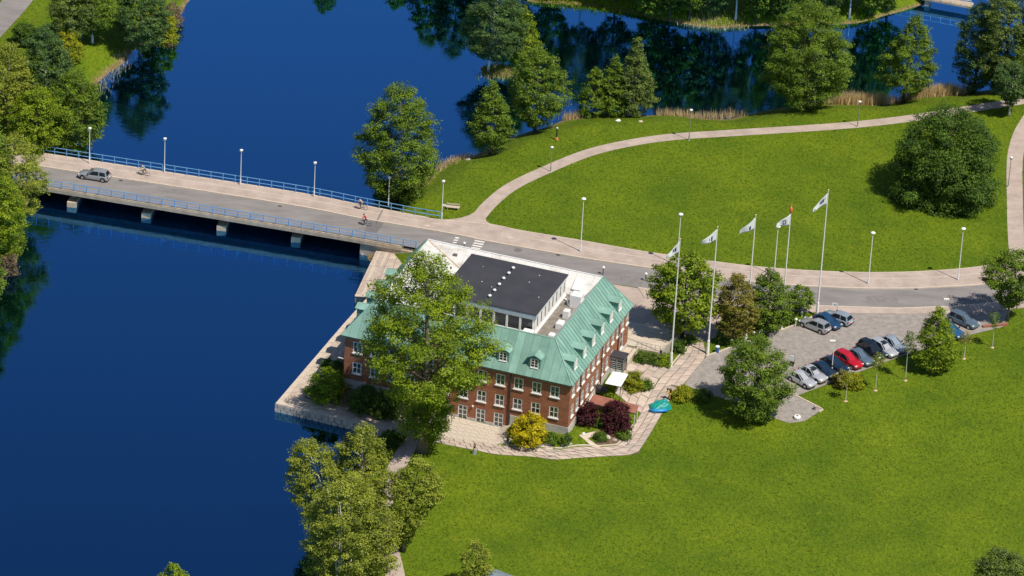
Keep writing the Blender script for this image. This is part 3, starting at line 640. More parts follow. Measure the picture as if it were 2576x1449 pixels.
# ------------------------------------------------------------------ brick house
house = empty('brick_house', (BO[0], BO[1], 0), BA, 'red brick house with green copper mansard roof on the lake quay', 'house')
LB, DB, EZ, RZ = 32.05, 24.4, 7.45, 11.75
WX0, WX1, WY0, WY1 = -LB + 0.4, -0.4, 0.4, DB - 0.4
RX0, RX1, RY0, RY1 = -28.7, -3.85, 3.5, 22.3
def hloc(px, py, z):
    p = ray(px, py, z)[:2] - BO; return float(p @ bu), float(p @ bv)
# facade frames: origin, direction along, rotation of the window
FAC = {'S': ((WX0, WY0), (1, 0), 0.0, WX1 - WX0), 'E': ((WX1, WY0), (0, 1), math.pi / 2, WY1 - WY0),
       'N': ((WX1, WY1), (-1, 0), math.pi, WX1 - WX0), 'W': ((WX0, WY1), (0, -1), -math.pi / 2, WY1 - WY0)}
op = {k: [] for k in FAC}
colS = [29.2 - 2.49 * k for k in range(12)]          # distance from the west end
for i, s in enumerate(colS):
    op['S'].append((s, 5.05, 1.28, 1.62, 'w')); op['S'].append((s, 2.02, 1.28, 1.62, 'w'))
    if 3 <= i <= 9: op['S'].append((s, -1.26, 1.3, 2.15, 'd'))
colE = [1.35 + 1.96 * k for k in range(12)]
for i, s in enumerate(colE):
    if i in (10,): op['E'].append((s, 2.35, 1.1, 2.5, 't'))
    op['E'].append((s, 5.05, 1.0, 1.62, 'e'))
    if i < 9: op['E'].append((s, 2.05 + 0.02 * i, 1.0, 1.7, 'e'))
for k in range(9): op['W'].append((2.0 + 2.45 * k, 5.05, 1.28, 1.62, 'w')); op['W'].append((2.0 + 2.45 * k, 2.02, 1.28, 1.62, 'w'))
for k in range(10): op['N'].append((2.6 + 2.9 * k, 5.05, 1.28, 1.62, 'w'))
wallm = MB(); DEP = 0.16
for key, (o, d, rot, L) in FAC.items():
    cr, sr = math.cos(rot), math.sin(rot); nrm = (math.sin(rot), -math.cos(rot))
    P = lambda s, z, e=0.0: (o[0] + d[0] * s - nrm[0] * e, o[1] + d[1] * s - nrm[1] * e, z)
    X = sorted({0.0, L} | {round(s - w_ / 2, 4) for s, z, w_, h, t in op[key]} | {round(s + w_ / 2, 4) for s, z, w_, h, t in op[key]})
    Z = sorted({-1.7, EZ - 0.02} | {round(z, 4) for s, z, w_, h, t in op[key]} | {round(z + h, 4) for s, z, w_, h, t in op[key]})
    for i in range(len(X) - 1):
        for j in range(len(Z) - 1):
            cx, cz = (X[i] + X[i + 1]) / 2, (Z[j] + Z[j + 1]) / 2
            if any(abs(cx - s) < w_ / 2 and z < cz < z + h for s, z, w_, h, t in op[key]): continue
            wallm.add([P(X[i], Z[j]), P(X[i + 1], Z[j]), P(X[i + 1], Z[j + 1]), P(X[i], Z[j + 1])], [(0, 1, 2, 3)])
    for s, z, w_, h, t in op[key]:
        a, b, c_, e = s - w_ / 2, s + w_ / 2, z, z + h
        wallm.add([P(a, c_), P(a, c_, DEP), P(a, e, DEP), P(a, e)], [(0, 1, 2, 3)]); wallm.add([P(b, c_), P(b, e), P(b, e, DEP), P(b, c_, DEP)], [(0, 1, 2, 3)])
        wallm.add([P(a, e), P(a, e, DEP), P(b, e, DEP), P(b, e)], [(0, 1, 2, 3)]); wallm.add([P(a, c_), P(b, c_), P(b, c_, DEP), P(a, c_, DEP)], [(0, 1, 2, 3)])
wallm.build('wall', BRICK, house)
# inside floors keep daylight from crossing the house
fl = MB()
for z in (1.2, 4.4, 7.2): fl.box(WX0 + 0.3, WX1 - 0.3, WY0 + 0.3, WY1 - 0.3, z, z + 0.2)
fl.box(WX0 + 3, WX1 - 3, WY0 + 2.2, WY0 + 2.4, -1.5, 7.2); fl.box(WX1 - 2.4, WX1 - 2.2, WY0 + 2.2, WY1 - 2, -1.5, 7.2)
fl.build('floor', CONCD, house)

def glassmat():
    M_ = bpy.data.materials.new('clear_pane'); M_.use_nodes = True; t = M_.node_tree; t.nodes.clear()
    o = t.nodes.new('ShaderNodeOutputMaterial'); a = t.nodes.new('ShaderNodeBsdfTransparent'); a.inputs[0].default_value = (0.72, 0.76, 0.80, 1)
    g = t.nodes.new('ShaderNodeBsdfGlossy'); g.inputs['Roughness'].default_value = 0.03; f = t.nodes.new('ShaderNodeFresnel'); f.inputs[0].default_value = 1.7
    mx = t.nodes.new('ShaderNodeMixShader'); t.links.new(f.outputs[0], mx.inputs[0]); t.links.new(a.outputs[0], mx.inputs[1]); t.links.new(g.outputs[0], mx.inputs[2]); t.links.new(mx.outputs[0], o.inputs[0])
    return M_
PANE = glassmat()
def window_meshes(w_, h, kind):
    f = MB(); b = 0.115; y0, y1 = 0.02, 0.10
    f.box(-w_ / 2, -w_ / 2 + b, y0, y1, 0, h); f.box(w_ / 2 - b, w_ / 2, y0, y1, 0, h); f.box(-w_ / 2 + b, w_ / 2 - b, y0, y1, 0, b); f.box(-w_ / 2 + b, w_ / 2 - b, y0, y1, h - b, h)
    if kind in 'wde': f.box(-0.045, 0.045, y0 - 0.004, y1, b, h - b)
    for fr in ((0.5,) if kind != 'd' else (0.36, 0.68)): f.box(-w_ / 2 + b, -0.045, y0 + 0.01, y1, h * fr - 0.025, h * fr + 0.025); f.box(0.045, w_ / 2 - b, y0 + 0.01, y1, h * fr - 0.025, h * fr + 0.025)
    if kind == 'd': f.box(-w_ / 2 + b, w_ / 2 - b, y0 + 0.03, y1 - 0.01, b, h * 0.1)
    p = MB().box(-w_ / 2 + b, w_ / 2 - b, 0.066, 0.074, b, h - b)
    c = MB()
    def drape_(x0, x1):
        n = 8; vs = []; fs = []
        for i in range(n + 1):
            x = x0 + (x1 - x0) * i / n; yy = 0.2 + 0.03 * (i % 2); vs += [(x, yy, 0.05), (x, yy, h - 0.04)]
        for i in range(n): fs.append((2 * i, 2 * i + 2, 2 * i + 3, 2 * i + 1))
        c.add(vs, fs)
    if kind == 'w': drape_(-w_ / 2 + 0.02, -w_ * 0.12); drape_(w_ * 0.16, w_ / 2 - 0.02)
    elif kind in 'et': drape_(-w_ / 2 + 0.02, w_ / 2 - 0.02)  # closed curtain, its white also standing in for bright reflections in these panes
    s = MB().box(-w_ / 2 - 0.09, w_ / 2 + 0.09, -0.13, 0.03, -0.14, 0.0)
    return (f.mesh('window', WHITE), p.mesh('pane', PANE), c.mesh('curtain', CURT) if c.v else None, s.mesh('sill', WHITE))
WM = {}
for key, (o, d, rot, L) in FAC.items():
    nrm = (math.sin(rot), -math.cos(rot))
    for s, z, w_, h, t in op[key]:
        kk = (w_, h, t)
        if kk not in WM: WM[kk] = window_meshes(w_, h, t)
        fm, pm, cm, sm = WM[kk]
        nm = 'door' if t in 'dt' else 'window'
        wo = inst(nm, fm, house, (o[0] + d[0] * s, o[1] + d[1] * s, z), (0, 0, rot)); inst('pane', pm, wo)
        if cm and (t != 'w' or rng.random() < 0.85): inst('curtain', cm, wo, (0, 0, 0), (0, 0, 0), (1 if rng.random() < 0.5 else -1, 1, 1))
        if t != 'd': inst('sill', sm, wo)
# plinth
pl = MB()
pl.box(-8.35, WX1 + 0.05, WY0 - 0.06, WY0 + 0.1, -1.6, 1.02); pl.box(WX0 - 0.05, -24.3, WY0 - 0.062, WY0 + 0.1, -1.7, 0.95)
pl.box(-24.29, -8.36, WY0 - 0.05, WY0 + 0.08, -1.7, -1.28)
edges = sorted([(WX0 + s - w_ / 2, WX0 + s + w_ / 2) for s, z, w_, h, t in op['S'] if t == 'd']); x = -24.28
for a, b in edges + [(-8.37, 0)]:
    if a > x: pl.box(x, min(a, -8.37), WY0 - 0.05, WY0 + 0.08, -1.27, -0.72)
    x = b
pl.prism([(WX1 - 0.1, WY0 + 0.11), (WX1 + 0.06, WY0 + 0.11), (WX1 + 0.06, WY1), (WX1 - 0.1, WY1)], -1.6, [1.02, 1.02, 2.0, 2.0])
pl.box(WX0 - 0.06, WX0 + 0.1, WY0 + 0.11, WY1, -2.2, 0.95)
pl.build('plinth', mat('plinth_render', (0.42, 0.40, 0.37), 0.9, (0.60, 0.58, 0.54), 0.9, bump=0.2), house)
# eaves
ev = MB(); ev.box(-LB, 0, 0, 0.42, EZ - 0.14, EZ - 0.02); ev.box(-LB, 0, DB - 0.42, DB, EZ - 0.14, EZ - 0.02); ev.box(-LB, -LB + 0.42, 0.421, DB - 0.421, EZ - 0.14, EZ - 0.02); ev.box(-0.42, 0, 0.421, DB - 0.421, EZ - 0.14, EZ - 0.02)
ev.build('eaves', mat('eaves_board', (0.07, 0.16, 0.13), 0.6), house)
for s in (-8.5,): MB().path([(s, WY0 - 0.12, EZ - 0.15), (s, WY0 - 0.12, -1.2)], 0.075, 8).build('downpipe', DARKM, house)
for s in (4.4, 12.9, 19.6): MB().path([(WX1 + 0.12, s, EZ - 0.15), (WX1 + 0.12, s, 1.2)], 0.075, 8).build('downpipe', mat('brown_pipe', (0.10, 0.045, 0.03), 0.6), house)
MB().lathe([(0.02, 0), (0.13, 0.05), (0.13, 0.2), (0.02, 0.27)], 10, (-13.5, WY0 - 0.14, 1.0)).build('wall_lamp', WHITE, house)
MB().box(WX0 - 0.9, WX0 - 0.02, WY0 + 0.05, WY0 + 0.15, 3.7, 3.8).build('wall_bracket', WHITE, house)
# copper slopes
corners_e = [(-LB, 0), (0, 0), (0, DB), (-LB, DB)]; corners_r = [(RX0, RY0), (RX1, RY0), (RX1, RY1), (RX0, RY1)]
rb = MB()
for i in range(4):
    j = (i + 1) % 4
    rb.add([(*corners_e[i], EZ), (*corners_e[j], EZ), (*corners_r[j], RZ), (*corners_r[i], RZ)], [(0, 1, 2, 3)])
roof = rb.build('roof', COPPERD, house)
def clip_poly(poly, ax, lo, hi):
    for sgn, lim in ((1, lo), (-1, -hi)):
        out = []
        for i in range(len(poly)):
            a, b = poly[i], poly[(i + 1) % len(poly)]; da, db = sgn * a[ax] - lim, sgn * b[ax] - lim
            if da >= 0: out.append(a)
            if (da >= 0) != (db >= 0):
                t = da / (da - db); out.append(tuple(a[k] + (b[k] - a[k]) * t for k in range(3)))
        poly = out
        if not poly: return []
    return poly
for i, pitch in ((0, 1.12), (1, 0.76), (2, 1.12), (3, 0.76)):
    j = (i + 1) % 4; ax = 0 if i in (0, 2) else 1
    quad = [(*corners_e[i], EZ), (*corners_e[j], EZ), (*corners_r[j], RZ), (*corners_r[i], RZ)]
    nrm = (Vector(quad[1]) - Vector(quad[0])).cross(Vector(quad[3]) - Vector(quad[0])).normalized()
    lo = min(q[ax] for q in quad); hi = max(q[ax] for q in quad); n = int(round((hi - lo) / pitch)); wd = (hi - lo) / n
    for k in range(n):
        a, b = lo + k * wd + 0.02, lo + (k + 1) * wd - 0.02; pg = clip_poly(quad, ax, a, b)
        if len(pg) < 3: continue
        mbb = MB(); lift = nrm * 0.012; mbb.slab3([Vector(p) + lift for p in pg], nrm, 0.025 + rng.uniform(0, 0.012))
        rib = clip_poly(quad, ax, a, a + 0.055)
        if len(rib) >= 3: mbb.slab3([Vector(p) + nrm * 0.03 for p in rib], nrm, 0.06)
        mbb.build('roof_panel', COPPER, roof)
for i in range(4):
    MB().path([(*corners_e[i], EZ + 0.06), (*corners_r[i], RZ + 0.07)], 0.075, 6).build('hip_cap', COPPER, roof)
    MB().path([(*corners_r[i], RZ + 0.05), (*corners_r[(i + 1) % 4], RZ + 0.05)], 0.085, 6).build('ridge_cap', COPPER if i in (0, 1, 3) else WHITEM, roof)
# white inner slopes and courtyard
IX0, IX1, IY0, IY1, IZ = -22.4, -5.35, 5.0, 19.0, 10.0
ci = [(IX0, IY0), (IX1, IY0), (IX1, IY1), (IX0, IY1)]
inn = MB()
for i in range(4): j = (i + 1) % 4; inn.add([(*corners_r[i], RZ), (*corners_r[j], RZ), (*ci[j], IZ), (*ci[i], IZ)], [(0, 1, 2, 3)])
inner_roof = inn.build('inner_roof', WROOF, house)
for (a, b), nn_ in ((((RX0, RY0), (IX0, IY0)), 0), (((RX0, RY1), (IX0, IY1)), 1)):
    MB().path([(*a, RZ + 0.02), (*b, IZ + 0.03)], 0.07, 6).build('valley_gutter', RUST, inner_roof)
bq = [(RX0 + 0.2, RY1 - 0.2), (RX1 - 0.2, RY1 - 0.2), (IX1 - 0.5, IY1 + 0.3), (IX0 + 1, IY1 + 0.3)]
bs = Vector((0, RY1 - IY1, RZ - IZ)); nb_ = Vector((0, -(RZ - IZ), RY1 - IY1)).normalized()
for k in range(20):
    xx = RX0 + 1.0 + k * 1.2
    y0_ = IY1 + 0.15; 
    if xx < IX0: y0_ = RY1 - (RY1 - IY1) * (xx - RX0) / (IX0 - RX0)
    z0_ = IZ + (RZ - IZ) * (y0_ - IY1) / (RY1 - IY1)
    MB().slab3([(xx, y0_, z0_ + 0.01), (xx + 0.05, y0_, z0_ + 0.01), (xx + 0.05, RY1 - 0.1, RZ - 0.02), (xx, RY1 - 0.1, RZ - 0.02)], nb_, 0.05).build('seam', WROOF, inner_roof)
MB().add([(IX0, IY0, IZ), (IX1, IY0, IZ), (IX1, IY1, IZ), (IX0, IY1, IZ)], [(0, 1, 2, 3)]).build('courtyard', GRAV, house)
for x_, y_, w1, w2, h in ((-25.6, 20.3, 0.5, 0.3, 0.35), (-24.2, 20.9, 0.55, 0.25, 0.3), (-26.4, 17.2, 0.35, 0.35, 0.3), (-25.0, 14.4, 0.7, 0.35, 0.35), (-27.3, 20.6, 0.3, 0.3, 0.25)):
    zz = RZ - (x_ - RX0) / (IX0 - RX0) * (RZ - IZ) if y_ < 20 else RZ - (RY1 - y_) / (RY1 - IY1) * (RZ - IZ)
    MB().box(x_ - w1 / 2, x_ + w1 / 2, y_ - w2 / 2, y_ + w2 / 2, zz - 0.2, zz + h).build('roof_hatch', CONCD, inner_roof)
# penthouse
PX0, PX1, PY0, PY1, PZ = -20.9, -7.75, 6.4, 18.5, 13.05
pent = MB(); nw = 7; ww_ = (PX1 - PX0 - 0.3) / nw
pent.box(PX0, PX1, PY0 + 0.25, PY1, IZ - 0.05, PZ - 0.12)
penthouse = pent.build('penthouse', mat('penthouse_wall', (0.70, 0.69, 0.65), 0.7, (0.80, 0.79, 0.76), 0.8), house)
MB().box(PX0 - 0.25, PX1 + 0.25, PY0 - 0.1, PY1 + 0.25, PZ - 0.12, PZ).build('flat_roof', BROOF, penthouse)
MB().box(PX0 - 0.2, PX1 + 0.2, PY0 - 0.05, PY0 + 0.24, PZ - 0.75, PZ - 0.125).build('fascia', mat('fascia_bluegrey', (0.30, 0.40, 0.48), 0.5, (0.40, 0.50, 0.58), 2), penthouse)
MB().box(PX1 + 0.005, PX1 + 0.2, PY0 + 0.241, PY1 + 0.2, PZ - 0.5, PZ - 0.125).build('fascia', mat('fascia_pale', (0.62, 0.66, 0.68), 0.5), penthouse)
fm = MB(); fm.box(-ww_ / 2, -ww_ / 2 + 0.12, 0, 0.2, 0, 2.25); fm.box(ww_ / 2 - 0.12, ww_ / 2, 0, 0.2, 0, 2.25); fm.box(-ww_ / 2 + 0.12, ww_ / 2 - 0.12, 0, 0.2, 0, 0.22); fm.box(-ww_ / 2 + 0.12, ww_ / 2 - 0.12, 0, 0.2, 2.1, 2.25)
fm = fm.mesh('window', WHITE); gmn = MB().box(-ww_ / 2 + 0.12, ww_ / 2 - 0.12, 0.1, 0.11, 0.22, 2.1).mesh('pane', GLASSD); bm_ = MB().box(-ww_ / 2 + 0.13, ww_ / 2 - 0.13, 0.07, 0.1, 0.95, 1.0).mesh('glazing_bar', DARKM)
for k in range(nw):
    wo = inst('window', fm, penthouse, (PX0 + 0.15 + ww_ * (k + 0.5), PY0 + 0.02, IZ + 0.05), (0, 0, 0), (0.985, 1, 1)); inst('pane', gmn, wo); inst('glazing_bar', bm_, wo)
sl_ = MB().box(0, 0.02, -0.14, 0.14, 0, 1.5).mesh('slot_window', GLASSD); pil = MB().box(0, 0.07, -0.06, 0.06, 0, 2.5).mesh('pilaster', WHITE)
for k in range(8):
    y_ = PY0 + 1.2 + k * 1.48; inst('slot_window', sl_, penthouse, (PX1 + 0.002, y_, IZ + 0.75)); inst('pilaster', pil, penthouse, (PX1 + 0.002, y_ + 0.5, IZ + 0.02))
MB().box(PX1 + 0.003, PX1 + 0.22, PY0 + 0.26, PY1, IZ, IZ + 0.22).build('base_trim', WHITE, penthouse)
vm = MB().lathe([(0.12, 0), (0.12, 0.28), (0.30, 0.30), (0.32, 0.40), (0.2, 0.52), (0.02, 0.56)], 12).mesh('roof_vent', WHITEM, True)
for px, py in ((1232, 745), (1244, 731), (1256, 716), (1267, 701), (1280, 688), (1291, 675)):
    a, b = hloc(px, py, PZ + 0.2); inst('roof_vent', vm, penthouse, (a, b, PZ - 0.01), (0, 0, 0), (0.78, 0.78, 0.85))
for _ in range(7):
    a, b = rng.uniform(PX0 + 0.5, PX1 - 0.5), rng.uniform(PY0 + 0.5, PY1 - 0.5); l = rng.uniform(0.12, 0.3)
    MB().lathe([(l * 0.3, 0), (l * 0.28, 0.012), (0.01, 0.014)], 7, (a, b, PZ + 0.002)).build('bird_dropping', PAINT, penthouse)
# rooftop units beside the courtyard
def rounded_box(x0, x1, y0, y1, z0, z1, r=0.08):
    mbb = MB(); p0 = [(x0, y0), (x1, y0), (x1, y1), (x0, y1)]; p1 = [(x0 + r, y0 + r), (x1 - r, y0 + r), (x1 - r, y1 - r), (x0 + r, y1 - r)]
    vs = [(*q, z0) for q in p0] + [(*q, z1 - r) for q in p0] + [(*q, z1) for q in p1]
    return mbb.add(vs, [(3, 2, 1, 0), (8, 9, 10, 11)] + [(i, (i + 1) % 4, 4 + (i + 1) % 4, 4 + i) for i in range(4)] + [(4 + i, 4 + (i + 1) % 4, 8 + (i + 1) % 4, 8 + i) for i in range(4)])
for x0, x1, y0, y1, z1 in ((-6.1, -4.6, 15.6, 17.0, 11.9), (-5.9, -5.1, 12.3, 13.1, 11.2), (-5.8, -4.9, 9.2, 10.4, 10.9), (-5.75, -5.0, 6.2, 7.0, 10.7)):
    u_ = rounded_box(x0, x1, y0, y1, IZ + 0.01, z1, 0.12).build('ventilation_unit', WHITEM, house)
    MB().box(x0 - 0.01, x0 + 0.01, y0 + 0.2, y1 - 0.2, IZ + 0.35, z1 - 0.5).build('grille', CONCD, u_)
for x0, x1, y0, y1, z1 in ((-9.0, -7.6, 5.1, 6.2, 10.9), (-7.3, -6.2, 4.7, 5.3, 10.7)): rounded_box(x0, x1, y0, y1, IZ + 0.01, z1, 0.06).build('ventilation_unit', WHITEM, house)
sk = MB().box(-0.6, 0.6, -0.9, 0.9, 0, 0.35).build('skylight', WHITEM, house); sk.location = (-6.6, 20.4, RZ - 1.05); sk.rotation_euler = (0.45, 0, 0)
MB().path([(PX1 + 0.1, PY1 - 1.0, IZ + 0.15), (PX1 + 0.9, PY1 - 1.6, IZ + 0.2), (PX1 + 1.5, PY1 - 2.8, IZ + 0.2)], 0.11, 7).build('duct', WHITEM, house)
# dormers
sl = (RZ - EZ) / RY0
def dormer_parts(run):
    """built facing -y; slope rises 'run' metres back to the ridge"""
    g = (RZ - EZ) / run; yf = 0.75; zb = EZ + yf * g; hw_ = 0.74; ze = zb + 1.62; za = ze + 0.36; yb = lambda z: (z - EZ) / g + 0.15
    ck = MB()
    for sx in (-1, 1):
        x = sx * hw_; ck.slab3([(x, yf, zb - 0.2), (x, yf, ze), (x, yb(ze), ze)], (sx, 0, 0), 0.05)
    ck.slab3([(-hw_, yf, zb - 0.1), (hw_, yf, zb - 0.1), (hw_, yf, ze), (0, yf, za - 0.03), (-hw_, yf, ze)], (0, 1, 0), 0.06)
    rf = MB()
    for sx in (-1, 1):
        x = sx * (hw_ + 0.2); zz = ze - 0.1
        rf.slab3([(x, yf - 0.22, zz), (0, yf - 0.22, za), (0, yb(za) + 0.1, za), (x, yb(zz), zz)], (sx * 0.4, 0, 0.9), 0.06)
    fr = MB(); w_, h = 1.08, 1.3; z0 = zb + 0.14; y = yf - 0.075
    fr.box(-w_ / 2, -w_ / 2 + 0.1, y, yf - 0.003, z0, z0 + h); fr.box(w_ / 2 - 0.1, w_ / 2, y, yf - 0.003, z0, z0 + h); fr.box(-w_ / 2 + 0.1, w_ / 2 - 0.1, y, yf - 0.003, z0, z0 + 0.1); fr.box(-w_ / 2 + 0.1, w_ / 2 - 0.1, y, yf - 0.003, z0 + h - 0.1, z0 + h)
    fr.box(-0.05, 0.05, y - 0.003, yf - 0.003, z0 + 0.1, z0 + h - 0.1); fr.box(-w_ / 2 - 0.06, w_ / 2 + 0.06, y - 0.07, y - 0.004, z0 - 0.08, z0)
    for t in (0.36, 0.67): fr.box(-w_ / 2 + 0.1, w_ / 2 - 0.1, y + 0.015, yf - 0.004, z0 + h * t - 0.02, z0 + h * t + 0.02)
    pn_ = MB().box(-w_ / 2 + 0.1, w_ / 2 - 0.1, yf - 0.035, yf - 0.02, z0 + 0.1, z0 + h - 0.1)
    return ck.mesh('dormer', mat('copper_shaded', (0.10, 0.25, 0.215), 0.6, (0.14, 0.31, 0.265), 1.5)), rf.mesh('dormer_roof', COPPER), fr.mesh('window_frame', WHITE), pn_.mesh('pane', GLASSD), MB().box(-w_ / 2 + 0.1, w_ / 2 - 0.1, yf - 0.035, yf - 0.02, z0 + 0.1, z0 + h - 0.1).mesh('pane', mat('pale_glazing', (0.62, 0.60, 0.55), 0.3, spec=0.7))  # shade of the dormer cheeks put into a darker copper colour
def dormer(ms, loc, rot, pale_pane=False):
    d_ = inst('dormer', ms[0], house, loc, (0, 0, rot)); inst('dormer_roof', ms[1], d_); inst('window_frame', ms[2], d_); inst('pane', ms[4] if pale_pane else ms[3], d_)  # pale opaque pane instead of the dark glass
dS, dE, dW = dormer_parts(RY0), dormer_parts(-RX1), dormer_parts(RX0 + LB)
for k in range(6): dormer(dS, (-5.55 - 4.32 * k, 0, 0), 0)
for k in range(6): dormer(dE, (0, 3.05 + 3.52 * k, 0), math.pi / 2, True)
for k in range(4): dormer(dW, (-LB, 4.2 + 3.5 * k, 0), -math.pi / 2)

# ------------------------------------------------------------------ vegetation
def leaf_mesh(name, C, N, size, tint, material, aspect=0.62):
    """one small rhombic leaf spray per centre C with normal N"""
    n = len(C); r = rng.normal(size=(n, 3)); N = N / (np.linalg.norm(N, axis=1)[:, None] + 1e-9)
    T = np.cross(N, r); T /= np.linalg.norm(T, axis=1)[:, None] + 1e-9; Bt = np.cross(N, T)
    s = size[:, None]
    V = np.stack([C - T * s, C + Bt * s * aspect + N * s * 0.12, C + T * s, C - Bt * s * aspect + N * s * 0.12], 1).reshape(-1, 3)
    me = bpy.data.meshes.new(name); me.vertices.add(4 * n); me.vertices.foreach_set('co', V.astype(np.float32).ravel())
    me.loops.add(4 * n); me.loops.foreach_set('vertex_index', np.arange(4 * n, dtype=np.int32))
    me.polygons.add(n); me.polygons.foreach_set('loop_start', np.arange(0, 4 * n, 4, dtype=np.int32)); me.polygons.foreach_set('loop_total', np.full(n, 4, np.int32))
    a = me.attributes.new('tint', 'FLOAT', 'FACE'); a.data.foreach_set('value', np.clip(tint, 0, 1).astype(np.float32))
    me.materials.append(material); me.update(calc_edges=True); return me

PROF = {
 'ovoid': [(0, .35), (.12, .72), (.3, .98), (.5, 1), (.7, .8), (.86, .5), (1, .10)],
 'cone': [(0, .45), (.1, .85), (.22, 1), (.45, .82), (.65, .58), (.85, .30), (1, .05)],
 'round': [(0, .45), (.15, .82), (.35, 1), (.6, .97), (.8, .74), (.93, .42), (1, .12)],
 'dome': [(0, .90), (.15, 1), (.35, 1), (.55, .95), (.75, .80), (.9, .55), (1, .28)],
 'vase': [(0, .12), (.2, .45), (.45, .85), (.65, 1), (.82, .82), (.95, .42), (1, .15)],
 'poplar': [(0, .24), (.08, .36), (.17, .36), (.26, .46), (.36, .80), (.46, 1), (.55, 1), (.68, .84), (.82, .62), (.93, .36), (1, .10)],
 'column': [(0, .5), (.15, .9), (.4, 1), (.65, .85), (.85, .55), (1, .12)],
}
def make_tree(name, label, px, py, top, hw, prof='ovoid', leaf='linden', base=0.16, bark=BARK, cat='tree', group=None, dens=1.0, ls=0.225, seed=None, lean=(0, 0), gap=0.0, trunk_r=None, fine=1.0, multi=1, zflat=0.55, at=None, fill=1.0):
    global rng
    keep = rng; rng = np.random.default_rng(seed if seed is not None else abs(hash((px, py))) % 99991)
    P = gsite(px, py) if at is None else np.array(at, float)
    y1 = grid_pos(P + np.array([0, 0, 1.0])); y0 = grid_pos(P); H = (py - top) / (y0[1] - y1[1]); Rr = hw / 18.4 * np.linalg.norm(P - cam_c) / DIST
    root = empty(name, tuple(P), 0, label, cat, group)
    pr_t, pr_r = zip(*PROF[prof]); cb = base * H; ch = H - cb
    trunk = MB(); tr0 = trunk_r or max(0.05, 0.018 * H)
    ln = np.array([lean[0], lean[1]])
    def axis(t):  # trunk axis offset at height fraction
        return ln * H * t ** 1.5 + np.array([math.sin(t * 5 + px), math.cos(t * 4 + py)]) * 0.012 * H * t
    centres = []; cn = []
    for mlt in range(multi):
        o2 = np.array([0.0, 0.0]) if multi == 1 else rng.normal(size=2) * Rr * 0.12
        sp = np.array([0.0, 0.0]) if multi == 1 else rng.normal(size=2) * Rr * 0.32
        pts = []
        for t in np.linspace(-0.02, 0.93, 8): q = axis(max(t, 0)) + o2 + sp * max(t, 0); pts.append((q[0], q[1], t * H))
        rad = [tr0 / math.sqrt(multi) * (1.5 if k == 0 else 1) * (1 - 0.9 * k / 7.5) for k in range(8)]
        trunk.path(pts, rad, 6)
    nb = int((9 + 2.2 * H ** 0.75) * (1.0 if Rr > 2 else 0.7)); ga = 2.399963; a0 = rng.uniform(0, 6.28)
    spray = max(0.32, 0.185 * Rr ** 0.72)
    for i in range(nb):
        t = (i + rng.uniform(0.1, 0.9)) / nb; t = t ** 0.92
        rr = np.interp(t, pr_t, pr_r) * Rr * rng.uniform(0.80, 1.10); az = a0 + i * ga + rng.normal() * 0.25
        zt = cb + t * ch; ax = axis(zt / H); za = max(0.06 * H, zt - rr * rng.uniform(0.35, 0.75)); aa = axis(za / H)
        d2 = np.array([math.cos(az), math.sin(az)])
        tip = np.array([*(ax + d2 * rr), zt]); st = np.array([*aa, za]); mid_ = st * 0.45 + tip * 0.55 + np.array([0, 0, 0.10 * rr])
        trunk.path([tuple(st), tuple(mid_), tuple(tip)], [tr0 * 0.34 * (1 - 0.6 * t), tr0 * 0.2 * (1 - 0.5 * t), 0.02], 4, cap=False)
        ns = max(2, int(1.6 + rr / spray * 1.05))
        for k in range(ns):
            f = 1 - 0.72 * (k / ns) ** 1.1 if k else 1.0
            c = (st * (1 - f) ** 2 + 2 * mid_ * f * (1 - f) + tip * f * f) if f < 1 else tip
            for _ in range(1 + int(rng.random() < 0.75) + int(f < 0.9)):
                j = rng.normal(size=3) * np.array([1, 1, 0.6]) * spray * (0.55 + 0.5 * (1 - f)); centres.append(c + j)
    # foliage shell between the limbs, in uneven lobes
    wts = np.interp(np.linspace(0, 1, 60), pr_t, pr_r); area = 2 * math.pi * Rr * wts.mean() * ch * 0.9
    nf = int(2.3 * fill * area / (math.pi * (1.1 * spray) ** 2)); tq_ = rng.choice(np.linspace(0, 1, 60), nf, p=wts / wts.sum()) + rng.uniform(-.01, .01, nf); azs = rng.uniform(0, 2 * math.pi, nf)
    ph = rng.uniform(0, 6.28, 4); lobe = 0.87 + 0.09 * np.sin(3 * azs + ph[0] + 5 * tq_) + 0.07 * np.sin(5 * azs + ph[1] - 9 * tq_) + 0.07 * np.sin(14 * tq_ + ph[2] + 2 * azs)
    rf_ = np.interp(tq_, pr_t, pr_r) * Rr * lobe * rng.uniform(0.62, 1.06, nf) ** 0.5; zf_ = cb + np.clip(tq_, 0, 1) * ch - rng.uniform(0, .05, nf) * ch
    for q_, a_, z_ in zip(rf_, azs, zf_): ax = axis(max(z_ / H, 0)); centres.append(np.array([ax[0] + q_ * math.cos(a_), ax[1] + q_ * math.sin(a_), z_]))
    centres = np.array(centres)
    if gap: centres = centres[rng.random(len(centres)) > gap]
    # keep sprays inside the outline
    tt = np.clip((centres[:, 2] - cb) / ch, 0, 1); axx = np.array([axis(max(z / H, 0)) for z in centres[:, 2]])
    rad_ = np.linalg.norm(centres[:, :2] - axx, axis=1); lim = np.interp(tt, pr_t, pr_r) * Rr * 1.05 + 0.1
    sc = np.minimum(1, lim / np.maximum(rad_, 1e-6)); centres[:, :2] = axx + (centres[:, :2] - axx) * sc[:, None]; centres[:, 2] = np.clip(centres[:, 2], max(0.15, cb * 0.75), H)
    per = max(8, int(26 * dens * (spray / 0.5) ** 1.7 * (0.25 / ls) ** 1.6))
    m_ = len(centres); srad = spray * rng.uniform(0.7, 1.35, m_); stint = rng.uniform(0.10, 0.88, m_)
    ctr = np.array([*axis(0.5), cb + ch * 0.45]); od = centres - ctr; od /= np.linalg.norm(od, axis=1)[:, None] + 1e-6
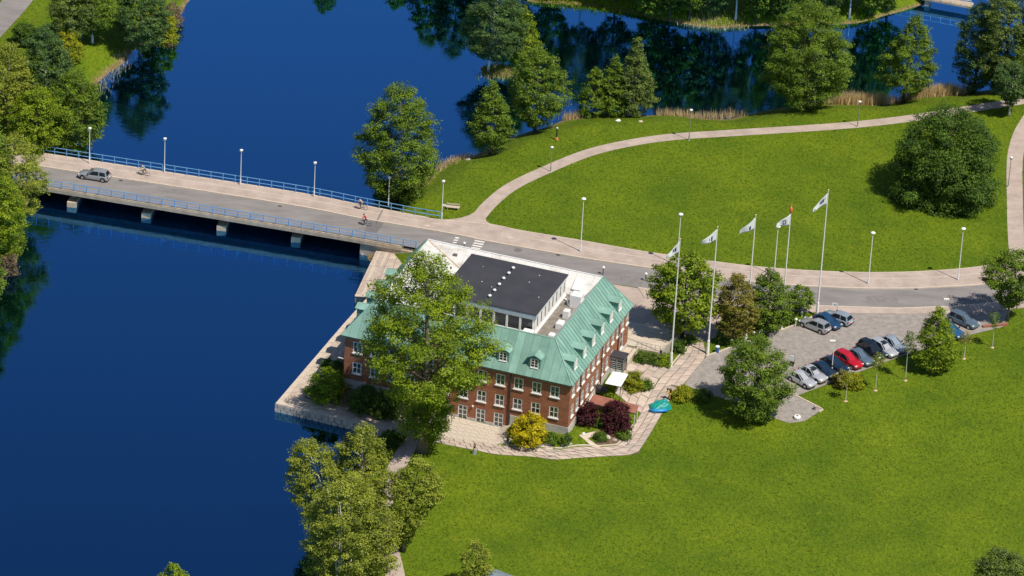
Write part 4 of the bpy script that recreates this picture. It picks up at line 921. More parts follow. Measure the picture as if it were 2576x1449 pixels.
    I = np.repeat(np.arange(m_), per); n = len(I)
    u = rng.normal(size=(n, 3)); u /= np.linalg.norm(u, axis=1)[:, None]; rad2 = rng.uniform(0.25, 1, n) ** 0.6
    off = u * rad2[:, None] * srad[I][:, None] * np.array([1.15, 1.15, zflat]); off += od[I] * (srad[I] * 0.25 * rng.uniform(-1, 1.4, n))[:, None]
    Cc = centres[I] + off; Nn = u * 0.55 + np.array([0, 0, 0.75]) + od[I] * 0.35 + rng.normal(size=(n, 3)) * 0.42
    Cc[:, 2] = np.maximum(Cc[:, 2], 0.08)
    size = ls * rng.uniform(0.55, 1.15, n) * 0.62 * (1.0 / fine)
    tint = stint[I] + rng.normal(size=n) * 0.16 + 0.12 * (off[:, 2] / (srad[I] * zflat + 1e-6))  # light painted into the tint: leaves lighten towards the top of each spray
    link(bpy.data.objects.new('crown', leaf_mesh('crown', Cc, Nn, size, tint, LEAF[leaf])), root)
    trunk.build('trunk', bark, root, True)
    rng = keep
    return root

TREES = [
 # name, label, x, y, top, half width, profile, leaf, crown base, options
 ('poplar', 'tall leafy poplar standing in front of the brick house', 1062, 1135, 655, 182, 'poplar', 'bright', .10, dict(bark=BARK, dens=1.0, ls=.255, gap=.08, fill=.72, trunk_r=.62, lean=(-.006, 0), seed=11)),
 ('oak_tree', 'big round-headed tree on the shore at the end of the blue railing', 1000, 506, 216, 104, 'ovoid', 'linden', .05, dict(multi=3, seed=12)),
 ('alder_tree', 'small tree on the shore right of the big round tree', 1231, 390, 206, 60, 'cone', 'linden', .17, dict(seed=13)),
 ('ash_tree', 'tall tree with airy crown on the bank below the islet', 1345, 332, 122, 80, 'ovoid', 'linden', .14, dict(seed=14)),
 ('birch_tree', 'white-trunked birch on the islet', 1243, 172, -34, 82, 'ovoid', 'blue', .16, dict(bark=BARKW, seed=15, multi=2)),
 ('maple_tree', 'yellow-green tree on the islet beside the birch', 1310, 172, 18, 52, 'cone', 'bright', .16, dict(seed=16)),
 ('alder_tree', 'left tree of the bushy pair on the north shore', 1492, 290, 165, 48, 'cone', 'linden', .06, dict(seed=17)),
 ('alder_tree', 'bushy middle tree between two others on the north shore', 1540, 290, 140, 46, 'cone', 'linden', .05, dict(seed=18)),
 ('birch_tree', 'spiky pale tree at the right end of the north shore thicket', 1592, 290, 96, 56, 'cone', 'birch', .05, dict(seed=19)),
 ('linden_tree', 'largest dark tree on the north shore beside the reeds', 2022, 272, 8, 116, 'round', 'linden', .10, dict(multi=3, seed=20)),
 ('maple_tree', 'slanting-trunked tree standing in the reeds', 2272, 258, 40, 76, 'cone', 'linden', .20, dict(lean=(.05, 0), bark=BARKD, seed=21)),
 ('alder_tree', 'sparse dark tree at the right shore over blue water', 2450, 232, 5, 66, 'ovoid', 'blue', .08, dict(gap=.15, seed=22, bark=BARKD)),
 ('alder_tree', 'tall dark tree nearest the upper right corner of the shore', 2520, 228, -70, 82, 'ovoid', 'birch', .06, dict(seed=23, bark=BARKD)),
 ('small_tree', 'small spreading tree beside the end of the park path', 2538, 292, 160, 52, 'vase', 'blue', .22, dict(bark=BARKW, gap=.2, seed=24)),
 ('alder_tree', 'tree cut by the right edge above the park path', 2600, 235, 0, 70, 'ovoid', 'linden', .06, dict(seed=25)),
 ('round_bush_tree', 'huge round dark green bush on the open lawn', 2377, 494, 282, 138, 'dome', 'dark', .0, dict(dens=1.0, seed=26, zflat=.8, ls=.26, fill=1.5)),
 ('linden_tree', 'full tree behind the first flagpole beside the forecourt', 1716, 850, 640, 92, 'round', 'bright', .18, dict(bark=BARKD, seed=27, ls=.3)),
 ('rowan_tree', 'brownish-yellow tree behind the second flagpole', 1846, 862, 690, 56, 'column', 'rust', .16, dict(seed=28, gap=.12)),
 ('maple_tree', 'deep green tree between the third and fourth flagpoles', 1928, 836, 680, 54, 'column', 'linden', .10, dict(seed=29)),
 ('small_tree', 'little round tree by the road behind the last flagpole', 2012, 788, 722, 36, 'round', 'linden', .25, dict(seed=30, ls=.22)),
 ('linden_tree', 'full drooping tree at the lower end of the car park', 1893, 1046, 853, 94, 'round', 'linden', .06, dict(seed=31)),
 ('maple_tree', 'dense tree standing between the parked cars and the lawn', 2350, 930, 776, 62, 'cone', 'bright', .10, dict(seed=32)),
 ('willow_tree', 'spreading tree at the road end cut by the right edge', 2534, 806, 634, 78, 'vase', 'linden', .22, dict(seed=33, bark=BARK, gap=.12)),
 # left shore
 ('birch_tree', 'white-stemmed birch by the road in the upper left', 184, 116, -55, 66, 'ovoid', 'birch', .18, dict(bark=BARKW, seed=40)),
 ('birch_tree', 'birch with a pale leaning stem right of the road in the upper left', 232, 108, -50, 58, 'ovoid', 'linden', .2, dict(bark=BARKW, seed=41)),
 ('alder_tree', 'dark tree with grey trunk on the grassy point', 352, 140, -80, 72, 'ovoid', 'blue', .18, dict(seed=42)),
 ('yellow_shrub', 'yellow-green bush hanging over the water at the grassy point', 400, 104, 22, 48, 'dome', 'lime', .05, dict(seed=43)),
 ('yellow_shrub', 'round yellow-green bush on the grassy point', 165, 152, 86, 44, 'dome', 'lime', .04, dict(seed=44, cat='bush')),
 ('dark_shrub', 'dark round bush beside the road at the left edge', 62, 112, 58, 32, 'dome', 'dark', .03, dict(seed=45)),
 ('birch_tree', 'bluish-green birch behind the left end of the bridge', 112, 300, 66, 72, 'ovoid', 'blue', .1, dict(bark=BARKW, seed=46)),
 ('willow_tree', 'pale willow with bare twigs at the left edge', 22, 320, 110, 74, 'ovoid', 'willow', .1, dict(bark=BARKW, seed=47, gap=.12)),
 ('alder_tree', 'shore tree overhanging the water beside the bridge lamp', 190, 378, 178, 78, 'round', 'linden', .08, dict(seed=48, multi=2)),
 ('alder_tree', 'leafy tree behind the bridge railing at the left', 92, 384, 224, 76, 'round', 'bright', .08, dict(seed=49)),
 ('willow_tree', 'pale branching willow covering the left bridge end', 30, 560, 345, 88, 'round', 'willow', .12, dict(bark=BARKW, seed=50, gap=.15)),
 ('alder_tree', 'bright tree on the bank below the bridge at the left edge', 2, 655, 440, 70, 'round', 'bright', .06, dict(seed=51, multi=2)),
 ('alder_tree', 'tree at the far left edge beside the bridge', -55, 540, 270, 80, 'round', 'linden', .06, dict(seed=52)),
 ('alder_tree', 'bank tree at the left edge above the dark reflection', -52, 800, 600, 62, 'round', 'linden', .06, dict(seed=53)),
 ('alder_tree', 'lower bank tree at the left edge of the lake', -110, 930, 690, 70, 'round', 'linden', .06, dict(seed=54)),
 # bottom
 ('willow_tree', 'upper willow beside the lakeside path with pale twigs', 905, 1335, 1074, 76, 'round', 'willow', .08, dict(seed=60, gap=.10, bark=BARKW)),
 ('willow_tree', 'willow leaning out over the lake at the bottom', 838, 1350, 1112, 84, 'round', 'willow', .12, dict(seed=61, lean=(-.30, 0), gap=.14, bark=BARKW)),
 ('willow_tree', 'large willow mass at the bottom edge by the path', 872, 1500, 1205, 124, 'round', 'willow', .05, dict(seed=62, multi=3, bark=BARKW)),
 ('ash_tree', 'thin airy tree on the lawn side of the lakeside path', 1014, 1388, 1158, 76, 'vase', 'willow', .14, dict(seed=63, lean=(.12, 0), gap=.22, bark=BARKD)),
 ('small_tree', 'small pale tree at the bottom edge beside the grey roof', 1192, 1490, 1362, 46, 'round', 'willow', .1, dict(seed=64, gap=.35, fill=.7)),
 ('small_tree', 'treetop poking up at the bottom edge in front of the lake', 440, 1545, 1419, 38, 'round', 'bright', .1, dict(seed=65, at=tuple(ray(436, 1545, -1.75)))),
 ('ash_tree', 'treetop at the lower right corner of the lawn', 2505, 1530, 1384, 70, 'round', 'birch', .12, dict(seed=66)),
]
for nm, lb, px, py, top, hw, pf, lf, cbf, opt in TREES:
    opt = dict(opt)
    if nm.endswith('shrub') or nm == 'round_bush_tree': opt.setdefault('cat', 'bush')
    make_tree(nm, lb, px, py, top, hw, pf, lf, cbf, **opt)
far = [(1085, -70, 175, 40, 'linden'), (1150, -62, 190, 44, 'blue'), (1215, -46, 165, 40, 'linden'), (1000, -84, 90, 34, 'linden'), (820, -122, 140, 34, 'linden'),
       (1300, -30, 190, 46, 'birch'), (1385, -22, 200, 44, 'linden'), (1462, -6, 225, 48, 'birch'), (1548, 2, 235, 50, 'blue'), (1640, 40, 215, 46, 'linden'), (1684, 46, 240, 44, 'dark'),
       (1735, 40, 265, 48, 'linden'), (1792, 34, 250, 46, 'blue'), (1850, 52, 275, 42, 'birch'), (1902, 52, 215, 40, 'linden'), (1958, 44, 265, 48, 'dark'), (2012, 36, 240, 46, 'linden'), (2078, 44, 250, 46, 'blue'),
       (2136, 48, 270, 42, 'birch'), (2186, 40, 225, 42, 'linden'), (2232, 24, 215, 42, 'bright')]
words = ['first', 'second', 'third', 'fourth', 'fifth', 'sixth', 'seventh', 'eighth', 'ninth', 'tenth', 'eleventh', 'twelfth', 'thirteenth', 'fourteenth', 'fifteenth', 'sixteenth', 'seventeenth', 'eighteenth', 'nineteenth', 'twentieth', 'twenty-first']
for i, (px, py, h, hw, lf) in enumerate(far):
    wb = px in (1850, 2136, 1462)
    make_tree('birch_tree' if wb else 'alder_tree', ('white-trunked tree, ' if wb else 'leafy tree, ') + words[i] + ' from the left on the far bank at the top', px, py, py - h * 1.08, hw * 1.28, 'ovoid', lf, .24 if wb else (.10 if i % 3 else .04), seed=100 + i, bark=BARKW if wb else BARKD, group='trees along the far bank', ls=.3, dens=.85, trunk_r=.15)
# garden shrubs
SHR = [
 ('flowering_bush', 'bright yellow flowering bush at the front wall of the house', 1330, 1106, 1046, 50, 'dome', 'yellow', {}),
 ('purple_bush', 'round dark purple bush at the right corner of the house', 1478, 1066, 1014, 27, 'dome', 'purple', {}),
 ('purple_bush', 'larger spreading purple bush beside the red-brown canopy', 1546, 1080, 1010, 41, 'dome', 'purple', {}),
 ('lime_bush', 'lime-yellow round bush beside the white awning', 1592, 978, 938, 26, 'dome', 'lime', {}),
 ('hedge_bush', 'low green edging bush right of the lime-yellow bush', 1622, 976, 955, 18, 'dome', 'hedge', {}),
 ('lime_bush', 'yellow-green bush beside the teal tarpaulin', 1716, 1003, 975, 26, 'dome', 'lime', {}),
 ('hedge_bush', 'low hedge piece right of the teal tarpaulin along the lawn', 1762, 1000, 984, 26, 'dome', 'hedge', {}),
 ('lake_bush', 'wide green bush in the raised bed on the quay', 822, 1000, 936, 52, 'dome', 'bright', {}),
 ('lake_bush', 'taller green bush at the quay corner of the house', 848, 962, 908, 24, 'dome', 'hedge', {}),
 ('shade_bush', 'dark shaded bush under the poplar by the quay', 915, 1030, 975, 44, 'dome', 'dark', {}),
 ('shade_bush', 'shaded bush beside the poplar trunk at the house wall', 968, 1042, 985, 36, 'dome', 'dark', {}),
 ('quay_sapling', 'small spiky plant on the quay edge of the bed', 823, 925, 905, 12, 'dome', 'hedge', {}),
 ('hedge_bush', 'left bush of the hedge below the forecourt terrace', 1612, 908, 886, 18, 'dome', 'hedge', {}),
 ('hedge_bush', 'middle bush of the hedge below the forecourt terrace', 1640, 913, 890, 20, 'dome', 'hedge', {}),
 ('hedge_bush', 'right bush of the hedge below the forecourt terrace', 1668, 917, 894, 18, 'dome', 'bright', {}),
 ('hedge_bush', 'clipped dark round bush beside the first flagpole', 1707, 885, 857, 16, 'dome', 'dark', {}),
 ('hedge_bush', 'small bush by the walk behind the first flagpole', 1740, 862, 846, 11, 'dome', 'hedge', {}),
 ('small_bush', 'bright green small bush beside the black covered grill', 1530, 992, 973, 10, 'dome', 'bright', {}),
 ('small_bush', 'low green shrub at the foot of the front right corner', 1385, 1108, 1092, 20, 'dome', 'hedge', {}),
 ('small_bush', 'dome-shaped green shrub between the garden paths', 1424, 1112, 1094, 15, 'dome', 'hedge', {}),
 ('small_bush', 'dark green shrub beside the garden rocks', 1509, 1106, 1088, 14, 'dome', 'dark', {}),
 ('small_bush', 'green shrub under the larger purple bush', 1568, 1100, 1080, 16, 'dome', 'hedge', {}),
 ('small_bush', 'green shrub between the two purple bushes', 1506, 1070, 1040, 16, 'dome', 'hedge', {}),
 ('young_shrub', 'left yellow-green shrub in front of the parked cars', 2116, 972, 935, 24, 'round', 'rust', dict(gap=.25)),
 ('young_shrub', 'right yellow-green shrub in front of the red car', 2148, 975, 940, 24, 'round', 'lime', dict(gap=.25)),
 ('bed_bush', 'green undergrowth beside the third flagpole', 1832, 862, 846, 26, 'dome', 'hedge', {}),
 ('bed_bush', 'green undergrowth between the third and fourth flagpoles', 1898, 846, 830, 28, 'dome', 'hedge', {}),
 ('bed_bush', 'green undergrowth right of the fourth flagpole', 1986, 812, 798, 22, 'dome', 'hedge', {}),
 ('dry_brush', 'leafless brown brush on the bank at the left edge', 16, 690, 640, 30, 'dome', 'brush', dict(dens=.6)),
 ('dry_brush', 'brown brush leaning over the water at the top left', 432, 62, 8, 30, 'dome', 'brush', dict(dens=.5)),
 ('dry_brush', 'bare brown twigs hanging below the yellow-green bush', 425, 112, 82, 20, 'dome', 'brush', dict(dens=.5)),
 ('bank_bush', 'rough bush on the shore at the foot of the blue railing', 962, 506, 480, 24, 'dome', 'dark', {}),
 ('bank_bush', 'dark bush at the water edge below the poplar', 985, 1118, 1085, 30, 'dome', 'dark', {}),
]
for nm, lb, px, py, top, hw, pf, lf, opt in SHR:
    P = None
    if nm in ('lake_bush', 'shade_bush', 'quay_sapling'):
        q = ray(px, py, -1.0); P = (q[0], q[1], -1.0)
    make_tree(nm, lb, px, py, top, hw, pf, lf, .03, cat='bush', seed=300 + px, ls=.21 if hw > 20 else .17, zflat=.75, at=P, dens=1.0 * opt.pop('dens', 1), **opt)
# staked saplings on the lawn
for i, (px, py, tx, ty) in enumerate(((2127, 1009, 2137, 938), (2202, 982, 2214, 892), (2277, 957, 2289, 835), (2425, 902, 2434, 838), (2496, 874, 2507, 786))):
    P = gsite(px, py); Hh = (py - ty) / 16.3
    lbl = ['lowest', 'second', 'third', 'fourth', 'topmost'][i]
    t_ = make_tree('sapling', f'thin white-stemmed sapling on the lawn, {lbl} of the row below the cars', px, py, py - Hh * 16.3, 13 + 4 * (i % 2), 'round', ['lime', 'willow', 'birch', 'rust', 'birch'][i], .62, bark=BARKW, group='saplings along the car park', seed=400 + i, gap=.45, ls=.16, trunk_r=.06, dens=.5)
    MB().lathe([(0.30, 0.0), (0.25, 0.06), (0.05, 0.09)], 10).build('mulch_ring', RUST, t_)

# garden ground
def bed(name, pxs, zf, material, z=None, step=0.6):
    o = patch(name, S2(pxs, z), zf, step, material); tag(o, kind='structure'); return o
gb = patch('raised_bed', S2([(766, 999), (806, 950), (858, 896)], QUAY) + [B2(-31.9, 6), B2(-31.9, 0.45), B2(-24.3, 0.45)] + S2([(1000, 1058), (966, 1050), (866, 1026)], QUAY),
           lambda x, y: QUAY + 0.12 + 0.8 * ss(5.5, 0.5, segdist(np.asarray(x), np.asarray(y), [B2(-31.65, 6), B2(-31.65, 0.4), B2(-24, 0.4)], False)), 0.6, SOIL, skirt=0.3); tag(gb, kind='structure')
L_ = [tuple(q) for q in resample(S2([(966, 1050), (866, 1026), (766, 999), (806, 950), (858, 896)], QUAY), 1.0)]
ribbon('kerb', L_, offset_line(L_, -0.2), flat(QUAY + 0.22), KERB, gb, n=len(L_), thick=0.3)
fl_bed = bed('flower_bed', [(1504, 1122), (1556, 1119), (1576, 1092), (1594, 1070), (1560, 1062), (1500, 1085), (1490, 1098)], drape(0.05), SOIL)
for pts_, nm in (([(1376, 1130), (1392, 1131), (1386, 1118), (1352, 1105), (1330, 1102), (1350, 1114)], 'garden_path'), ([(1492, 1127), (1512, 1126), (1478, 1104), (1510, 1092), (1536, 1090), (1506, 1084), (1456, 1095)], 'garden_path')):
    tag(patch(nm, S2(pts_), drape(0.045), 0.7, KERB), kind='structure')
kerbline([(1270, 1121), (1349, 1124), (1413, 1129), (1500, 1124), (1556, 1119), (1577, 1091), (1594, 1070)], base, 0.12, 0.14)
kerbline([(1602, 895), (1689, 922), (1722, 882), (1742, 858)], bpy.data.objects['slab_court'], 0.16, 0.16)
# forecourt terrace with parapet
tq = [np.array(B2(-1.4, 24.05)), np.array(B2(4.2, 24.15)), np.array(B2(4.5, 27.4)), np.array(B2(4.3, 33.0)), np.array(B2(-6.0, 33.0))]
tz = [1.55, 1.45, 1.35, 0.1, 0.1]
terr = MB().prism([tuple(q) for q in tq], -1.0, tz).build('entrance_terrace', mat('terrace_beige', (0.52, 0.44, 0.35), 0.85, (0.64, 0.56, 0.46), 0.7)); tag(terr, 'raised beige terrace at the back right corner of the house', 'terrace')
def wallseg(a, b, z0, z1, h, wd, name, material, parent):
    a, b = np.array(a), np.array(b); d = (b - a) / np.linalg.norm(b - a); nn = np.array([d[1], -d[0]]) * wd
    MB().prism([tuple(a), tuple(b), tuple(b + nn), tuple(a + nn)], -0.8, [z0 + h, z1 + h, z1 + h, z0 + h]).build(name, material, parent)
wallseg(tq[0] + bu * 2.4, tq[1], 1.35, 1.35, 0.12, 0.2, 'parapet', KERB, terr); wallseg(tq[1], tq[2], 1.35, 1.25, 0.35, 0.3, 'parapet', STONE, terr); wallseg(tq[2], tq[3] * 0.6 + tq[2] * 0.4, 1.25, 0.6, 0.35, 0.3, 'parapet', STONE, terr)
rl = MB()
for f in np.linspace(0, 1, 6): q = (tq[0] + bu * 2.4) * (1 - f) + tq[1] * f; rl.path([(q[0], q[1], 1.3), (q[0], q[1], 2.3)], 0.03, 5)
rl.path([(*(tq[0] + bu * 2.4), 2.3), (*tq[1], 2.3)], 0.03, 5); rl.path([(*(tq[0] + bu * 2.4), 1.9), (*tq[1], 1.9)], 0.02, 5); rl.build('handrail', GALV, terr)

# reeds and rough grass along the shore
def scatter_blades(name, lines, n, h0, h1, wdt, spread, leaf, label, cat, upright=0.12):
    C_ = []; 
    per = n // len(lines)
    for ln in lines:
        q = at_param(S2(ln, WATER), rng.uniform(0, 1, per)) + rng.normal(size=(per, 2)) * spread; C_.append(q)
    C_ = np.vstack(C_); n = len(C_); z = np.array([max(ground_at(a, b), WATER - 0.1) for a, b in C_]); h = rng.uniform(h0, h1, n)
    lean = rng.normal(size=(n, 2)) * upright * h[:, None]; an = rng.uniform(0, 3.14, n); wv = np.stack([np.cos(an), np.sin(an)], -1) * wdt * rng.uniform(0.6, 1.4, n)[:, None]
    V = np.zeros((n, 3, 3)); V[:, 0, :2] = C_ - wv; V[:, 1, :2] = C_ + wv; V[:, 2, :2] = C_ + lean; V[:, 0, 2] = z; V[:, 1, 2] = z; V[:, 2, 2] = z + h
    me = bpy.data.meshes.new(name); me.vertices.add(3 * n); me.vertices.foreach_set('co', V.astype(np.float32).ravel()); me.loops.add(3 * n); me.loops.foreach_set('vertex_index', np.arange(3 * n, dtype=np.int32))
    me.polygons.add(n); me.polygons.foreach_set('loop_start', np.arange(0, 3 * n, 3, dtype=np.int32)); me.polygons.foreach_set('loop_total', np.full(n, 3, np.int32))
    a = me.attributes.new('tint', 'FLOAT', 'FACE'); a.data.foreach_set('value', rng.uniform(0, 1, n).astype(np.float32)); me.materials.append(LEAF[leaf]); me.update(calc_edges=True)
    o = link(bpy.data.objects.new(name, me)); tag(o, label, cat, kind='stuff'); return o
scatter_blades('reeds', [[(2105, 260), (2160, 259)], [(2160, 260), (2218, 260)], [(2290, 249), (2345, 241)], [(2345, 241), (2405, 236)]], 5200, 1.0, 2.2, 0.045, 0.55, 'reed', 'tan reed beds along the north shore', 'reeds')
scatter_blades('reeds', [[(1420, 302), (1470, 294)], [(1655, 289), (1760, 298)], [(1760, 298), (1870, 291)], [(2020, 264), (2110, 262)], [(2220, 261), (2290, 249)], [(2405, 236), (2450, 230)]], 2600, 0.5, 1.5, 0.04, 0.5, 'reed', 'thin dry reeds scattered along the north bank', 'reeds')
scatter_blades('shore_grass', [[(1100, 420), (1190, 394)], [(1040, 472), (1110, 418)], [(236, 236), (330, 132)], [(1720, 61), (1870, 69)], [(1225, 190), (1300, 190)]], 2400, 0.3, 0.8, 0.05, 0.7, 'reed', 'dry tufts on the lake banks', 'grass', .3)
scatter_blades('bank_grass', [[(1340, 2), (1600, 33)], [(1600, 34), (1870, 64)], [(1960, 58), (2200, 46)], [(1225, 186), (1300, 186)]], 5200, 0.25, 0.6, 0.08, 0.8, 'bright', 'lush green grass along the far bank and islet', 'grass', .35)
# short mown lawn
n = 300000
gx_ = rng.uniform(-80, 82, n); gy_ = rng.uniform(-80, 112, n)
vis = np.ones(n, bool)
for poly in HARD: vis &= ~inpoly(gx_, gy_, poly)
ixx = np.clip(np.searchsorted(xs, gx_) - 1, 0, nx - 2); iyy = np.clip(np.searchsorted(ys, gy_) - 1, 0, ny - 2)
gzz = 0.25 * (gz[iyy, ixx] + gz[iyy + 1, ixx] + gz[iyy, ixx + 1] + gz[iyy + 1, ixx + 1])
dxg, dyg = gx_ - BO[0], gy_ - BO[1]; lxg = dxg * bu[0] + dyg * bu[1]; lyg = dxg * bv[0] + dyg * bv[1]
vis &= (gzz > -1.75) & ~((lxg > -32) & (lxg < 0) & (lyg > 0) & (lyg < 24.4))
vpx, vpy = grid_pos(np.stack([gx_, gy_, gzz], -1)); vis &= (vpx > -40) & (vpx < 2620) & (vpy > -40) & (vpy < 1490)
gx_, gy_ = gx_[vis], gy_[vis]; n = len(gx_); z = np.array([ground_at(a, b) for a, b in zip(gx_, gy_)])
cl = 0.5 + 0.28 * np.sin(gx_ * 0.9 + 2 * np.sin(gy_ * 0.37)) * np.sin(gy_ * 0.7 + 1.5 * np.sin(gx_ * 0.23)) + 0.3 * np.sin(gx_ * 0.17 + 1.7 * np.sin(gy_ * 0.11)) * np.sin(gy_ * 0.15 + 2 * np.sin(gx_ * 0.09 + 1))
gm_ = leaf_mesh('grass', np.stack([gx_, gy_, z + 0.03], -1), np.array([0, 0, 0.9]) + rng.normal(size=(n, 3)) * 0.22, rng.uniform(0.05, 0.22, n), 0.10 + 0.52 * cl + rng.normal(size=n) * 0.27, LEAF['grass'], 0.26)
tag(link(bpy.data.objects.new('grass', gm_)), 'mown green grass covering the park lawns', 'grass', kind='stuff')

# ------------------------------------------------------------------ lamps and poles
def height_to(P, y):
    a = grid_pos(P)[1]; b = grid_pos(P + np.array([0, 0, 1.0]))[1]; return (a - y) / (a - b)
lamp_cache = {}
def lamp(label, px, py, top, kind='park', group=None, zb=None):
    P = gsite(px, py) if zb is None else np.array([*site(px, py, zb)[:2], zb]); H = round(height_to(P, top), 1)
    root = empty('street_lamp', tuple(P), 0, label, 'street lamp', group)
    if (kind, H) not in lamp_cache:
        r = 0.075 if kind == 'road' else 0.06
        pole = MB().path([(0, 0, -0.2), (0, 0, 0.9), (0, 0, 0.92), (0, 0, H)], [r * 1.5, r * 1.5, r, r * 0.65], 8).mesh('pole', WHITEM if kind != 'grey' else GALV)
        if kind == 'road': hd = MB().lathe([(0.07, -0.12), (0.10, 0), (0.34, 0.04), (0.36, 0.12), (0.2, 0.22), (0.02, 0.25)], 12)
        elif kind == 'arm': hd = MB().box(-0.62, 0.12, -0.16, 0.16, -0.03, 0.11); 
        else: hd = MB().lathe([(0.08, -0.2), (0.20, -0.14), (0.22, 0.08), (0.26, 0.10), (0.24, 0.2), (0.02, 0.27)], 10)
        lamp_cache[(kind, H)] = (pole, hd.mesh('lamp_head', WHITE, kind != 'arm'), MB().lathe([(r * 2.4, 0), (r * 2.4, 0.05), (r * 1.6, 0.09)], 10).mesh('base_plate', GALV))
    p, h, b = lamp_cache[(kind, H)]
    inst('pole', p, root); inst('lamp_head', h, root, (0, 0, H)); inst('base_plate', b, root)
    return root
ords = ['leftmost', 'second', 'third', 'fourth', 'fifth']
for i, (px, py, t) in enumerate(((225, 410, 325), (413.5, 433, 350), (605, 464, 380), (790, 494, 411), (977, 514, 448))):
    lamp(f'white lamp post on the bridge railing, {ords[i]} from the left', px, py, t, 'park', 'lamp posts on the bridge', 0.16)
l6 = lamp('white lamp post with a small sign at the end of the blue railing', 1111, 550, 458, 'park')
MB().box(0, 0.55, -0.03, 0.0, 2.0, 2.3).build('sign_plate', WHITE, l6)
for lb, px, py, t in (('thin lamp post at the bend of the park path', 1385, 432, 372), ('lamp post on the park path below the dark water', 1733, 353, 279), ('lamp post on the park path beside the reeds', 2157, 319, 258), ('lamp post beside the path at the right edge', 2536, 470, 399)):
    lamp(lb, px, py, t, 'grey')
for lb, px, py, t in (('tall lamp post on the pavement by the lawn, left of the flagpoles', 1460, 632, 502), ('tall lamp post behind the first flagpole on the roadside', 1703, 668, 541), ('tall lamp post between the third and fourth flagpoles', 1947, 694, 572), ('tall roadside lamp post right of the flagpoles', 2184, 713, 588), ('tall roadside lamp post furthest right', 2410, 704, 578)):
    lamp(lb, px, py, t, 'road', 'tall lamp posts along the road', 0.15)
lamp('lamp post standing among the parked cars', 2092, 936, 859, 'arm'); lamp('lamp post beside the blue-grey car at the right', 2381, 799, 753, 'arm')
def bollard(label, px, py, h, z=None, ball=True):
    P = site(px, py) if z is None else np.array([*site(px, py, z)[:2], z])
    root = empty('bollard_lamp', tuple(P), 0, label, 'bollard', 'low bollard lamps')
    MB().path([(0, 0, -0.05), (0, 0, h)], 0.06, 8).build('post', DARKM if ball else WHITEM, root)
    MB().lathe([(0.06, 0), (0.2, 0.06), (0.22, 0.2), (0.14, 0.32), (0.02, 0.36)], 10, (0, 0, h)).build('lamp_head', WHITE, root, True)
bollard('round-headed bollard by the road right of the roof ridge', 1517, 690, 0.9, 0.05); bollard('round-headed bollard left of the tree on the forecourt', 1624, 706, 0.9, 0.05); bollard('bollard lamp between the crossing stripes and the white roof', 1167, 632, 1.1, 0.05)
for i, (px, py, h) in enumerate(((1840, 869, 0.7), (1895, 851, 0.75), (1949, 837, 0.75), (2001, 822, 1.0), (2017, 797, 0.5))):
    bollard('thin white post lamp in the flagpole bed, ' + ['leftmost', 'second from left', 'middle', 'second from right', 'rightmost'][i], px, py, h, None, False)

NAVY = mat('flag_print', (0.03, 0.05, 0.14), 0.8); FLAGC = mat('flag_cloth', (0.78, 0.79, 0.82), 0.8)
def flag_pole(i, px, py, top, orange):
    P = gsite(px, py); H = height_to(P, top)
    root = empty('flagpole', tuple(P), 0, 'white flagpole with pale flag, ' + ['nearest the house', 'second from the house', 'third from the house', 'fourth, with an orange finial', 'furthest from the house'][i], 'flagpole', 'flagpoles along the car park')
    MB().path([(0, 0, 0), (0, 0, 2.1), (0, 0, 2.12), (0, 0, H)], [0.24, 0.17, 0.115, 0.055], 10).build('pole', WHITE, root, False)
    MB().lathe([(0.03, 0), (0.12, 0.06), (0.13, 0.14), (0.02, 0.24)], 8, (0, 0, H)).build('finial', mat('finial_orange', (0.6, 0.16, 0.04), 0.5) if orange else mat('finial_brass', (0.62, 0.52, 0.3), 0.4), root, True)
    if orange: MB().lathe([(0.05, 0), (0.22, 0.25), (0.22, 0.7), (0.06, 1.0)], 8, (0, 0, H - 1.1)).build('finial_cover', MATS['finial_orange'], root, True)
    z0 = H - (1.2 if orange else 0.3); ph = i * 1.3; tip = ((1.55, 2.1), (1.85, 1.85), (1.9, 2.15), (1.75, 1.6), (1.85, 2.5))[i]
    def F(s, t, o=0.0): return (-0.08 - tip[0] * s * (1 + 0.05 * math.sin(ph)), 0.16 * math.sin(5 * s + ph + t) * s + o, z0 - 1.65 * t * (1 - 0.70 * s) - tip[1] * s ** 0.95 + 0.06 * math.sin(7 * s + ph))
    NS, NT = 12, 6; vs = [F(a / NS, b / NT) for a in range(NS + 1) for b in range(NT + 1)]; fs = [(a * (NT + 1) + b, a * (NT + 1) + b + 1, (a + 1) * (NT + 1) + b + 1, (a + 1) * (NT + 1) + b) for a in range(NS) for b in range(NT)]
    fo = MB().add(vs, fs).build('flag', FLAGC, root, True); sm = fo.modifiers.new('thickness', 'SOLIDIFY'); sm.thickness = 0.02
    em = MB(); shapes = [[(.20, .30, .36, .72), (.40, .20, .50, .60)], [(.24, .35, .34, .85), (.42, .35, .46, .7)], [(.22, .45, .34, .85)], [(.25, .3, .32, .8), (.36, .3, .52, .42), (.36, .7, .52, .82), (.48, .42, .54, .7)], [(.12, .30, .17, .42), (.22, .25, .34, .6), (.36, .3, .50, .62), (.80, .5, .88, .85)]][i]
    for s0, t0, s1, t1 in shapes:
        m_ = 4; q = [(F(s0 + (s1 - s0) * a / m_, t0, -0.03), F(s0 + (s1 - s0) * a / m_, t1, -0.03)) for a in range(m_ + 1)]
        for a in range(m_): em.add([q[a][0], q[a][1], q[a + 1][1], q[a + 1][0]], [(0, 1, 2, 3)])
    em.build('emblem', NAVY, fo)
for i, (px, py, t) in enumerate(((1687, 922, 607), (1780, 890, 577), (1875, 858, 547), (1964, 828, 522), (2055, 795, 484))): flag_pole(i, px, py, t, i == 3)

